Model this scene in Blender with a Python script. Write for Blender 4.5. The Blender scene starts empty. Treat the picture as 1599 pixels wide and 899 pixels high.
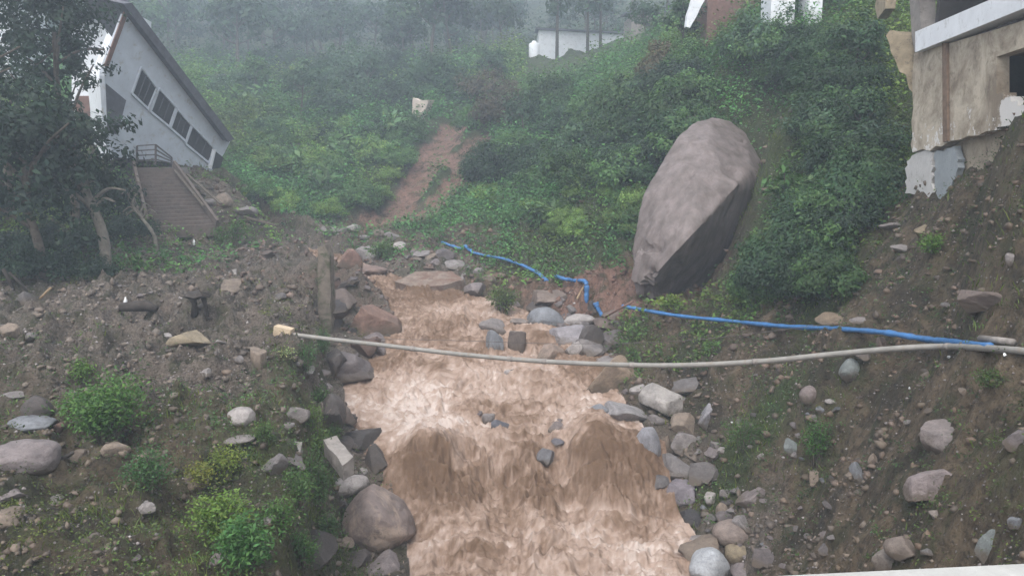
import bpy, bmesh, math, random
import numpy as np
from mathutils import Vector, Matrix

R = math.radians
S = bpy.context.scene
COL = S.collection

# ------------------------------------------------------------------ camera, sky, sun, exposure
PITCH = 9.2
FPX = 1231.0
CAMZ = 7.0
cam_d = bpy.data.cameras.new("camera")
cam = bpy.data.objects.new("camera", cam_d)
COL.objects.link(cam)
cam.location = (0, 0, CAMZ)
cam.rotation_euler = (R(90 - PITCH), 0, 0)
cam_d.sensor_width = 36
cam_d.lens = 36 * FPX / 1599
cam_d.clip_start = 0.05
cam_d.clip_end = 2000
S.camera = cam

SUN_EL, SUN_AZ = 62, 200
w = bpy.data.worlds.new("World")
S.world = w
w.use_nodes = True
nt = w.node_tree
bg = nt.nodes["Background"]
sky = nt.nodes.new("ShaderNodeTexSky")
sky.sky_type = 'NISHITA'
sky.sun_disc = False
sky.sun_elevation = R(SUN_EL)
sky.sun_rotation = R(SUN_AZ)
sky.dust_density = 3.0
sky.air_density = 1.0
hs = nt.nodes.new("ShaderNodeHueSaturation")
hs.inputs['Saturation'].default_value = 0.22
nt.links.new(sky.outputs[0], hs.inputs['Color'])
nt.links.new(hs.outputs[0], bg.inputs[0])
bg.inputs[1].default_value = 0.15
sun_d = bpy.data.lights.new("sun", 'SUN')
sun_d.energy = 0.5
sun_d.angle = R(40)
sun_d.color = (1.0, 0.96, 0.92)
sun = bpy.data.objects.new("sun", sun_d)
COL.objects.link(sun)
sun.rotation_euler = (R(90 - SUN_EL), 0, R(180 - SUN_AZ))

S.view_settings.view_transform = 'Standard'
S.view_settings.look = 'None'
S.view_settings.gamma = 1
S.view_settings.use_curve_mapping = False
S.view_settings.exposure = 1.50
S.cycles.use_denoising = True
S.cycles.max_bounces = 5
S.cycles.diffuse_bounces = 2
S.cycles.glossy_bounces = 2
S.cycles.transmission_bounces = 2
S.cycles.transparent_max_bounces = 4
S.cycles.volume_bounces = 1
S.cycles.filter_width = 1.5
HAZE_DENSITY = 0.0037

# ------------------------------------------------------------------ helpers
cp, sp_ = math.cos(R(PITCH)), math.sin(R(PITCH))


def P(px, py, Y):
    """the point of the place seen at pixel (px, py) that lies Y metres ahead of the bridge"""
    dx = (px - 799.5) / FPX
    dy = (449.5 - py) / FPX
    d = (dx, cp + dy * sp_, -sp_ + dy * cp)
    t = Y / d[1]
    return Vector((d[0] * t, Y, CAMZ + d[2] * t))


def _hash(ix, iy, iz, seed):
    h = (ix.astype(np.int64) * 374761393 + iy.astype(np.int64) * 668265263 +
         iz.astype(np.int64) * 2147483647 + seed * 1274126177) & 0xffffffff
    h = ((h ^ (h >> 13)) * 1274126177) & 0xffffffff
    h = ((h ^ (h >> 16)) * 2246822519) & 0xffffffff
    return ((h ^ (h >> 15)) & 0xffff) / 65535.0


def noise2(x, y, seed=0):
    ix = np.floor(x); iy = np.floor(y)
    fx = x - ix; fy = y - iy
    fx = fx * fx * fx * (fx * (fx * 6 - 15) + 10); fy = fy * fy * fy * (fy * (fy * 6 - 15) + 10)
    z = np.zeros_like(ix)
    a = _hash(ix, iy, z, seed); b = _hash(ix + 1, iy, z, seed)
    c = _hash(ix, iy + 1, z, seed); d = _hash(ix + 1, iy + 1, z, seed)
    return (a * (1 - fx) + b * fx) * (1 - fy) + (c * (1 - fx) + d * fx) * fy


def fbm2(x, y, oct=4, seed=0, gain=.5, ridge=False):
    s = 0; a = 1; n = 0
    for k in range(oct):
        v = noise2(x * 2 ** k + 17.3 * k, y * 2 ** k - 9.1 * k, seed + k)
        if ridge:
            v = 1 - abs(2 * v - 1)
        s = s + a * v; n += a; a *= gain
    return s / n


def noise3(p, seed=0):
    i = np.floor(p); f = p - i
    f = f * f * (3 - 2 * f)
    r = 0
    for dx in (0, 1):
        for dy in (0, 1):
            for dz in (0, 1):
                wt = (f[:, 0] if dx else 1 - f[:, 0]) * (f[:, 1] if dy else 1 - f[:, 1]) * (f[:, 2] if dz else 1 - f[:, 2])
                r = r + wt * _hash(i[:, 0] + dx, i[:, 1] + dy, i[:, 2] + dz, seed)
    return r


def fbm3(p, oct=3, seed=0):
    s = 0; a = 1; n = 0
    for k in range(oct):
        s = s + a * noise3(p * 2 ** k + 7.7 * k, seed + k); n += a; a *= .5
    return s / n


def smooth(a, b, x):
    t = np.clip((x - a) / (b - a), 0, 1)
    return t * t * (3 - 2 * t)


def mesh_np(name, V, F, mat=None, attrs=None, smooth_shade=False):
    """V (n,3), F (m,k) arrays to a mesh"""
    me = bpy.data.meshes.new(name)
    V = np.asarray(V, dtype=np.float32); F = np.asarray(F, dtype=np.int32)
    k = F.shape[1]
    me.vertices.add(len(V)); me.vertices.foreach_set('co', V.ravel())
    me.loops.add(F.size); me.loops.foreach_set('vertex_index', F.ravel())
    me.polygons.add(len(F))
    me.polygons.foreach_set('loop_start', np.arange(0, F.size, k, dtype=np.int32))
    if smooth_shade:
        me.polygons.foreach_set('use_smooth', np.ones(len(F), dtype=bool))
    for an, arr in (attrs or {}).items():
        at = me.attributes.new(an, 'FLOAT_COLOR', 'POINT')
        at.data.foreach_set('color', np.asarray(arr, dtype=np.float32).ravel())
    me.update(calc_edges=True)
    me.validate()
    if mat:
        me.materials.append(mat)
    return me


def put(name, me, parent=None, label=None, cat=None, group=None, kind=None, loc=None, color=None):
    o = bpy.data.objects.new(name, me)
    COL.objects.link(o)
    if parent: o.parent = parent
    if label: o['label'] = label
    if cat: o['category'] = cat
    if group: o['group'] = group
    if kind: o['kind'] = kind
    if loc is not None: o.location = loc
    if color is not None: o.color = (*color, 1)
    return o


def empty(name, loc, label, cat, group=None):
    o = put(name, None, None, label, cat, group, loc=loc)
    o.empty_display_size = .2
    return o


def dup(o, loc=None, rot=None, scale=None, label=None, color=None):
    c = o.copy(); COL.objects.link(c)
    if loc is not None: c.location = loc
    if rot is not None: c.rotation_euler = rot
    if scale is not None: c.scale = scale
    if label: c['label'] = label
    if color is not None: c.color = (*color, 1)
    for ch in list(o.children):
        d = ch.copy(); COL.objects.link(d); d.parent = c
        if color is not None: d.color = (*color, 1)
    return c


def bm_mesh(name, bm, mat, smooth_shade=False):
    me = bpy.data.meshes.new(name)
    bmesh.ops.recalc_face_normals(bm, faces=bm.faces)
    bm.to_mesh(me); bm.free()
    if smooth_shade:
        for p in me.polygons: p.use_smooth = True
    me.materials.append(mat)
    return me


def box_between(bm, corners, vec):
    """extrude polygon (list of Vector) along vec"""
    vs = [bm.verts.new(c) for c in corners]
    f = bm.faces.new(vs)
    r = bmesh.ops.extrude_face_region(bm, geom=[f])
    bmesh.ops.translate(bm, vec=vec, verts=[e for e in r['geom'] if isinstance(e, bmesh.types.BMVert)])


def bar(bm, a, b, wx, wz):
    """rectangular bar from a to b"""
    a = Vector(a); b = Vector(b)
    d = (b - a).normalized()
    up = Vector((0, 0, 1)) if abs(d.z) < .9 else Vector((0, 1, 0))
    s = d.cross(up).normalized(); u = s.cross(d)
    cs = [a + s * wx * i + u * wz * j for i, j in ((-.5, -.5), (.5, -.5), (.5, .5), (-.5, .5))]
    box_between(bm, cs, b - a)


def tube_np(pts, rad, n=10, flat=1.0, wob=0.0, seed=0):
    """tube along pts; rad number or list; flat squashes it in height"""
    pts = np.array([list(p) for p in pts], dtype=float)
    m = len(pts)
    rad = np.full(m, rad) if np.isscalar(rad) else np.array(rad, dtype=float)
    T = np.gradient(pts, axis=0); T /= np.linalg.norm(T, axis=1)[:, None] + 1e-9
    up = np.tile(np.array([0, 0, 1.0]), (m, 1))
    up[np.abs(T[:, 2]) > .9] = (0, 1, 0)
    Sd = np.cross(T, up); Sd /= np.linalg.norm(Sd, axis=1)[:, None]
    U = np.cross(Sd, T)
    a = np.linspace(0, 2 * np.pi, n, endpoint=False)
    V = pts[:, None, :] + rad[:, None, None] * (np.cos(a)[None, :, None] * Sd[:, None, :] + flat * np.sin(a)[None, :, None] * U[:, None, :])
    if wob:
        V = V + wob * (np.random.RandomState(seed).rand(m, n, 3) - .5)
    V = V.reshape(-1, 3)
    F = []
    for i in range(m - 1):
        for j in range(n):
            F.append((i * n + j, i * n + (j + 1) % n, (i + 1) * n + (j + 1) % n, (i + 1) * n + j))
    c0, c1 = len(V), len(V) + 1
    V = np.vstack([V, pts[0], pts[-1]])
    for j in range(n):
        F.append((j, c0, c0, (j + 1) % n)); F.append(((m - 1) * n + j, (m - 1) * n + (j + 1) % n, c1, c1))
    return V, F


def tube_mesh(name, pts, rad, mat, n=10, flat=1.0, wob=0.0):
    V, F = tube_np(pts, rad, n, flat, wob)
    me = bpy.data.meshes.new(name)
    me.from_pydata([tuple(v) for v in V], [], [tuple(dict.fromkeys(f)) for f in F])
    for p in me.polygons: p.use_smooth = True
    me.materials.append(mat)
    return me


def spline(pts, n=12):
    """Catmull-Rom through pts"""
    pts = [Vector(p) for p in pts]
    q = [2 * pts[0] - pts[1]] + pts + [2 * pts[-1] - pts[-2]]
    out = []
    for i in range(1, len(q) - 2):
        for k in range(n):
            t = k / n
            a, b, c, d = q[i - 1], q[i], q[i + 1], q[i + 2]
            out.append(.5 * ((2 * b) + (c - a) * t + (2 * a - 5 * b + 4 * c - d) * t * t + (3 * b - a - 3 * c + d) * t ** 3))
    out.append(pts[-1])
    return out


# ------------------------------------------------------------------ materials
def new_mat(name):
    m = bpy.data.materials.new(name); m.use_nodes = True
    nt = m.node_tree
    return m, nt, nt.nodes["Principled BSDF"]


def nd(nt, typ, **kw):
    n = nt.nodes.new(typ)
    for k, v in kw.items():
        if k.startswith('i_'):
            n.inputs[k[2:].replace('_', ' ')].default_value = v
        else:
            setattr(n, k, v)
    return n


def mixc(nt, a, b, fac, mode='MIX'):
    n = nt.nodes.new('ShaderNodeMix'); n.data_type = 'RGBA'; n.blend_type = mode
    for sock, v in ((n.inputs[0], fac), (n.inputs[6], a), (n.inputs[7], b)):
        if isinstance(v, (int, float)): sock.default_value = v
        elif isinstance(v, tuple): sock.default_value = (*v, 1) if len(v) == 3 else v
        else: nt.links.new(v, sock)
    return n.outputs[2]


def ramp(nt, src, stops):
    n = nt.nodes.new('ShaderNodeValToRGB')
    cr = n.color_ramp
    while len(cr.elements) < len(stops): cr.elements.new(.5)
    for e, (p, c) in zip(cr.elements, stops):
        e.position = p; e.color = (*c, 1) if isinstance(c, tuple) else (c, c, c, 1)
    nt.links.new(src, n.inputs[0])
    return n.outputs[0]


def noise_t(nt, scale, detail=4, rough=.6, coord=None, dist=0.0):
    n = nd(nt, 'ShaderNodeTexNoise')
    n.inputs['Scale'].default_value = scale; n.inputs['Detail'].default_value = detail
    n.inputs['Roughness'].default_value = rough; n.inputs['Distortion'].default_value = dist
    if coord is not None: nt.links.new(coord, n.inputs['Vector'])
    return n.outputs['Fac']


def bump(nt, bs, h, strength=.5, dist=.05):
    b = nd(nt, 'ShaderNodeBump'); b.inputs['Strength'].default_value = strength; b.inputs['Distance'].default_value = dist
    nt.links.new(h, b.inputs['Height']); nt.links.new(b.outputs[0], bs.inputs['Normal'])


def coord_of(nt, which='Object'):
    return nd(nt, 'ShaderNodeTexCoord').outputs[which]


def simple(name, col, rough=.8, var=.25, scale=6.0, col2=None, bump_s=.3, spec=.3, stain=None):
    m, nt, bs = new_mat(name)
    c = coord_of(nt)
    n1 = noise_t(nt, scale, 6, .65, c)
    a = tuple(x * (1 - var) for x in col); b = tuple(min(1, x * (1 + var)) for x in col)
    base = mixc(nt, a, b, ramp(nt, n1, [(.3, 0.0), (.7, 1.0)]))
    if col2 is not None:
        n2 = noise_t(nt, scale * .35, 5, .7, c, .6)
        base = mixc(nt, base, col2, ramp(nt, n2, [(.47, 0.0), (.6, 1.0)]))
    if stain is not None:
        n3 = noise_t(nt, scale * 1.7, 7, .75, c, .3)
        base = mixc(nt, base, stain, ramp(nt, n3, [(.55, 0.0), (.68, .8)]))
    nt.links.new(base, bs.inputs['Base Color'])
    bs.inputs['Roughness'].default_value = rough
    bs.inputs['Specular IOR Level'].default_value = spec
    bump(nt, bs, noise_t(nt, scale * 5, 6, .7, c), bump_s, .03)
    return m


def ground_material():
    m, nt, bs = new_mat("wet_soil")
    c = coord_of(nt)
    at = nd(nt, 'ShaderNodeAttribute', attribute_name='cover')
    sep = nd(nt, 'ShaderNodeSeparateColor'); nt.links.new(at.outputs['Color'], sep.inputs[0])
    red, green, grey = sep.outputs[0], sep.outputs[1], sep.outputs[2]
    big = noise_t(nt, .8, 6, .65, c, .3)
    mid = noise_t(nt, 4.5, 7, .7, c, .2)
    fine = noise_t(nt, 28, 5, .7, c)
    med = noise_t(nt, 1.9, 5, .6, c, .5)
    cre = noise_t(nt, 10, 4, .65, c, .6)
    soil = mixc(nt, (.060, .044, .026), (.205, .152, .098), ramp(nt, mid, [(.36, 0.), (.64, 1.)]))
    soil = mixc(nt, soil, (.030, .026, .017), ramp(nt, big, [(.47, 0.), (.62, .8)]))
    gv = mixc(nt, (.098, .078, .060), (.285, .232, .190), ramp(nt, fine, [(.35, 0.), (.68, 1.)]))
    gv = mixc(nt, gv, (.070, .060, .048), ramp(nt, mid, [(.47, 0.), (.68, .8)]))
    gv = mixc(nt, gv, (.07, .068, .046), ramp(nt, big, [(.48, 0.), (.64, .6)]))
    rd = mixc(nt, (.16, .088, .062), (.30, .18, .135), ramp(nt, mid, [(.3, 0.), (.7, 1.)]))
    gr = mixc(nt, (.034, .046, .016), (.078, .100, .034), ramp(nt, fine, [(.35, 0.), (.65, 1.)]))
    # pebbles in the dirt
    vo = nd(nt, 'ShaderNodeTexVoronoi'); vo.inputs['Scale'].default_value = 13
    nt.links.new(c, vo.inputs['Vector'])
    peb = ramp(nt, vo.outputs['Distance'], [(.16, 1.), (.24, 0.)])
    sv = nd(nt, 'ShaderNodeSeparateColor'); nt.links.new(vo.outputs['Color'], sv.inputs[0])
    keep = ramp(nt, sv.outputs[0], [(.6, 0.), (.66, 1.)])
    pm = nd(nt, 'ShaderNodeMath', operation='MULTIPLY'); nt.links.new(peb, pm.inputs[0]); nt.links.new(keep, pm.inputs[1])

    def edge(mask, amt):
        ad = nd(nt, 'ShaderNodeMath', operation='ADD'); nt.links.new(mask, ad.inputs[0])
        sb = nd(nt, 'ShaderNodeMath', operation='MULTIPLY_ADD'); nt.links.new(mid, sb.inputs[0])
        sb.inputs[1].default_value = amt; sb.inputs[2].default_value = -amt / 2
        nt.links.new(sb.outputs[0], ad.inputs[1])
        return ramp(nt, ad.outputs[0], [(.35, 0.), (.65, 1.)])
    base = mixc(nt, soil, gv, edge(grey, .9))
    base = mixc(nt, base, rd, edge(red, .7))
    base = mixc(nt, base, gr, edge(green, 1.0))
    base = mixc(nt, base, (.050, .054, .022), ramp(nt, med, [(.51, 0.), (.62, .7)]))
    base = mixc(nt, base, (.34, .33, .31), ramp(nt, cre, [(.53, 0.), (.66, .85)]), 'MULTIPLY')  # crevice shade multiplied into the soil colour by noise
    pc = mixc(nt, (.12, .10, .09), (.34, .30, .28), sv.outputs[1])
    base = mixc(nt, base, pc, pm.outputs[0])
    nt.links.new(base, bs.inputs['Base Color'])
    bs.inputs['Roughness'].default_value = .75
    bs.inputs['Specular IOR Level'].default_value = .3
    h = nd(nt, 'ShaderNodeMath', operation='MULTIPLY_ADD')
    nt.links.new(fine, h.inputs[0]); h.inputs[1].default_value = .6; nt.links.new(mid, h.inputs[2])
    h2 = nd(nt, 'ShaderNodeMath', operation='MULTIPLY_ADD')
    nt.links.new(pm.outputs[0], h2.inputs[0]); h2.inputs[1].default_value = .35; nt.links.new(h.outputs[0], h2.inputs[2])
    bump(nt, bs, h2.outputs[0], 1.0, .16)
    return m


def water_material():
    m, nt, bs = new_mat("muddy_water")
    at = nd(nt, 'ShaderNodeAttribute', attribute_name='foam')
    sep = nd(nt, 'ShaderNodeSeparateColor'); nt.links.new(at.outputs['Color'], sep.inputs[0])
    c = coord_of(nt)
    mpw = nd(nt, 'ShaderNodeMapping'); mpw.inputs['Scale'].default_value = (14, 12, 12); nt.links.new(c, mpw.inputs[0])
    n1 = noise_t(nt, 1.0, 6, .72, mpw.outputs[0], .6)
    ad = nd(nt, 'ShaderNodeMath', operation='MULTIPLY_ADD'); nt.links.new(n1, ad.inputs[0]); ad.inputs[1].default_value = .30
    sub = nd(nt, 'ShaderNodeMath', operation='ADD'); nt.links.new(sep.outputs[0], sub.inputs[0]); sub.inputs[1].default_value = -.15
    nt.links.new(sub.outputs[0], ad.inputs[2])
    col = ramp(nt, ad.outputs[0], [(0.0, (.125, .076, .046)), (.3, (.212, .142, .100)), (.55, (.310, .224, .174)), (.8, (.395, .303, .250)), (1.0, (.52, .435, .385))])
    nt.links.new(col, bs.inputs['Base Color'])
    bs.inputs['Roughness'].default_value = .75
    bs.inputs['Specular IOR Level'].default_value = .2
    bump(nt, bs, noise_t(nt, 26, 5, .7, c, .8), .5, .05)
    return m


def rock_material():
    m, nt, bs = new_mat("weathered_stone")
    oi = nd(nt, 'ShaderNodeObjectInfo')
    c0 = coord_of(nt)
    va = nd(nt, 'ShaderNodeVectorMath', operation='ADD')
    nt.links.new(c0, va.inputs[0])
    sc = nd(nt, 'ShaderNodeMath', operation='MULTIPLY'); nt.links.new(oi.outputs['Random'], sc.inputs[0]); sc.inputs[1].default_value = 40
    nt.links.new(sc.outputs[0], va.inputs[1])
    c = va.outputs[0]
    n1 = noise_t(nt, 2.2, 6, .65, c, .4)
    n2 = noise_t(nt, 11, 6, .7, c, .2)
    n3 = noise_t(nt, 60, 3, .6, c)
    k = mixc(nt, (.62, .60, .60), (1.25, 1.22, 1.2), ramp(nt, n1, [(.3, 0.), (.7, 1.)]))
    base = mixc(nt, oi.outputs['Color'], k, 1.0, 'MULTIPLY')
    base = mixc(nt, base, (.55, .52, .5), ramp(nt, n2, [(.5, 0.), (.72, .8)]), 'MULTIPLY')
    base = mixc(nt, base, (.62, .6, .6), ramp(nt, n3, [(.52, 0.), (.66, .6)]), 'MULTIPLY')
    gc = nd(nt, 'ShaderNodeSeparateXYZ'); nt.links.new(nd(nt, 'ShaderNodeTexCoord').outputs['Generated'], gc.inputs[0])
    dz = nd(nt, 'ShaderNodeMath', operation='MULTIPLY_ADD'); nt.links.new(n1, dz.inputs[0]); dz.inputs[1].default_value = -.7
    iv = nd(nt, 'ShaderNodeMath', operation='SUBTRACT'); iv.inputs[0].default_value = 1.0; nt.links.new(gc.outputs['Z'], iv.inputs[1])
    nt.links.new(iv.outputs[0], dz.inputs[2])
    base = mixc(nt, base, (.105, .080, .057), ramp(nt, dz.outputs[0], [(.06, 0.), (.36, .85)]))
    nt.links.new(base, bs.inputs['Base Color'])
    bs.inputs['Roughness'].default_value = .62
    bs.inputs['Specular IOR Level'].default_value = .4
    h = nd(nt, 'ShaderNodeMath', operation='MULTIPLY_ADD'); nt.links.new(n3, h.inputs[0]); h.inputs[1].default_value = .3; nt.links.new(n2, h.inputs[2])
    bump(nt, bs, h.outputs[0], .6, .04)
    return m


def leaf_material():
    m, nt, bs = new_mat("leaf")
    oi = nd(nt, 'ShaderNodeObjectInfo')
    at = nd(nt, 'ShaderNodeAttribute', attribute_name='leafcol')
    col = mixc(nt, oi.outputs['Color'], at.outputs['Color'], 1.0, 'MULTIPLY')
    nt.links.new(col, bs.inputs['Base Color'])
    bs.inputs['Roughness'].default_value = .55
    bs.inputs['Specular IOR Level'].default_value = .25
    tr = nd(nt, 'ShaderNodeBsdfTranslucent')
    br = mixc(nt, col, (1.25, 1.3, .8), 1.0, 'MULTIPLY')
    nt.links.new(br, tr.inputs[0])
    mx = nd(nt, 'ShaderNodeMixShader'); mx.inputs[0].default_value = .3
    nt.links.new(bs.outputs[0], mx.inputs[1]); nt.links.new(tr.outputs[0], mx.inputs[2])
    nt.links.new(mx.outputs[0], nt.nodes['Material Output'].inputs[0])
    return m


M_GROUND = ground_material()
M_WATER = water_material()
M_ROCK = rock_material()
M_LEAF = leaf_material()
M_BARK = simple("bark", (.11, .09, .07), .9, .4, 9, bump_s=.7)
M_PALEBARK = simple("pale_bark", (.17, .15, .122), .85, .35, 8, bump_s=.5)
M_PIPE = simple("weathered_pipe", (.225, .212, .192), .5, .18, 5, bump_s=.15, stain=(.22, .17, .12))
M_BLOCK = simple("pale_wood_block", (.50, .39, .27), .7, .15, 7, bump_s=.2)
M_BLUE = simple("blue_hose", (.045, .145, .33), .4, .25, 8, bump_s=.25, stain=(.10, .16, .27))
M_WALL = simple("pale_blue_render", (.50, .53, .58), .8, .10, 2.0, bump_s=.15, stain=(.36, .34, .31))
M_WHITE = simple("white_render", (.72, .73, .75), .8, .08, 2.5, bump_s=.15, stain=(.45, .44, .43))
M_ROOF = simple("dark_roof_edge", (.10, .10, .115), .8, .25, 4, bump_s=.4)
M_TRIM = simple("brown_trim", (.16, .09, .07), .7, .25, 6)
M_GLASS = simple("dark_window_glass", (.035, .037, .042), .35, .3, 5, bump_s=.05, spec=.4)
M_CONC = simple("old_concrete", (.24, .215, .195), .85, .25, 4, bump_s=.5, stain=(.09, .08, .07))
M_MOSSC = simple("mossy_concrete", (.15, .125, .10), .9, .35, 5, col2=(.055, .06, .03), bump_s=.6)
M_HUT = simple("pale_hut_plaster", (.50, .42, .36), .85, .15, 3)
M_MUDCONC = simple("muddy_concrete", (.20, .155, .125), .85, .3, 4, col2=(.15, .09, .065), bump_s=.6, stain=(.08, .06, .05))
M_MOTTLE = simple("mottled_stone", (.185, .145, .13), .65, .25, 2.2, col2=(.33, .255, .205), bump_s=.5, stain=(.10, .08, .07))
M_IRON = simple("rusty_iron", (.10, .085, .08), .7, .3, 12)
M_STICK = simple("dry_wood", (.27, .19, .11), .8, .3, 9)
M_DARKWOOD = simple("wet_dark_wood", (.045, .036, .03), .75, .35, 8, bump_s=.7)
M_DARK = simple("interior_shade", (.055, .05, .048), .9, .3, 2)  # darkness of the ruin's rooms put into the surface colour


PAINT_AT = tuple(P(1585, 178, 12.6))


def plaster_material():
    m, nt, bs = new_mat("peeling_plaster")
    c = coord_of(nt)
    n1 = noise_t(nt, 1.1, 7, .7, c, .5)
    n2 = noise_t(nt, 3.5, 8, .75, c, .4)
    n3 = noise_t(nt, 14, 6, .7, c)
    base = mixc(nt, (.21, .165, .118), (.50, .43, .335), ramp(nt, n1, [(.36, 0.), (.6, 1.)]))
    base = mixc(nt, base, (.13, .10, .07), ramp(nt, n2, [(.52, 0.), (.68, .75)]))
    # white paint left in patches, denser low on the wall
    sp = nd(nt, 'ShaderNodeSeparateXYZ'); nt.links.new(c, sp.inputs[0])
    mr = nd(nt, 'ShaderNodeMapRange'); nt.links.new(sp.outputs['Z'], mr.inputs[0])
    mr.inputs[1].default_value = 6.9; mr.inputs[2].default_value = 8.4; mr.inputs[3].default_value = .09; mr.inputs[4].default_value = -.16
    ad = nd(nt, 'ShaderNodeMath', operation='ADD'); nt.links.new(n2, ad.inputs[0]); nt.links.new(mr.outputs[0], ad.inputs[1])
    base = mixc(nt, base, (.66, .63, .60), ramp(nt, ad.outputs[0], [(.545, 0.), (.57, 1.)]))
    base = mixc(nt, base, (.55, .55, .55), ramp(nt, n3, [(.55, 0.), (.7, .5)]), 'MULTIPLY')
    # the paint that survived round the broken window
    dv = nd(nt, 'ShaderNodeVectorMath', operation='DISTANCE'); nt.links.new(c, dv.inputs[0]); dv.inputs[1].default_value = PAINT_AT
    pm = nd(nt, 'ShaderNodeMath', operation='MULTIPLY_ADD'); nt.links.new(n2, pm.inputs[0]); pm.inputs[1].default_value = 1.0; nt.links.new(dv.outputs['Value'], pm.inputs[2])
    base = mixc(nt, (.60, .57, .54), base, ramp(nt, pm.outputs[0], [(.96, 0.), (1.06, 1.)]))
    nt.links.new(base, bs.inputs['Base Color'])
    bs.inputs['Roughness'].default_value = .9
    bump(nt, bs, n2, .5, .04)
    return m


M_PLASTER = plaster_material()

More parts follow.
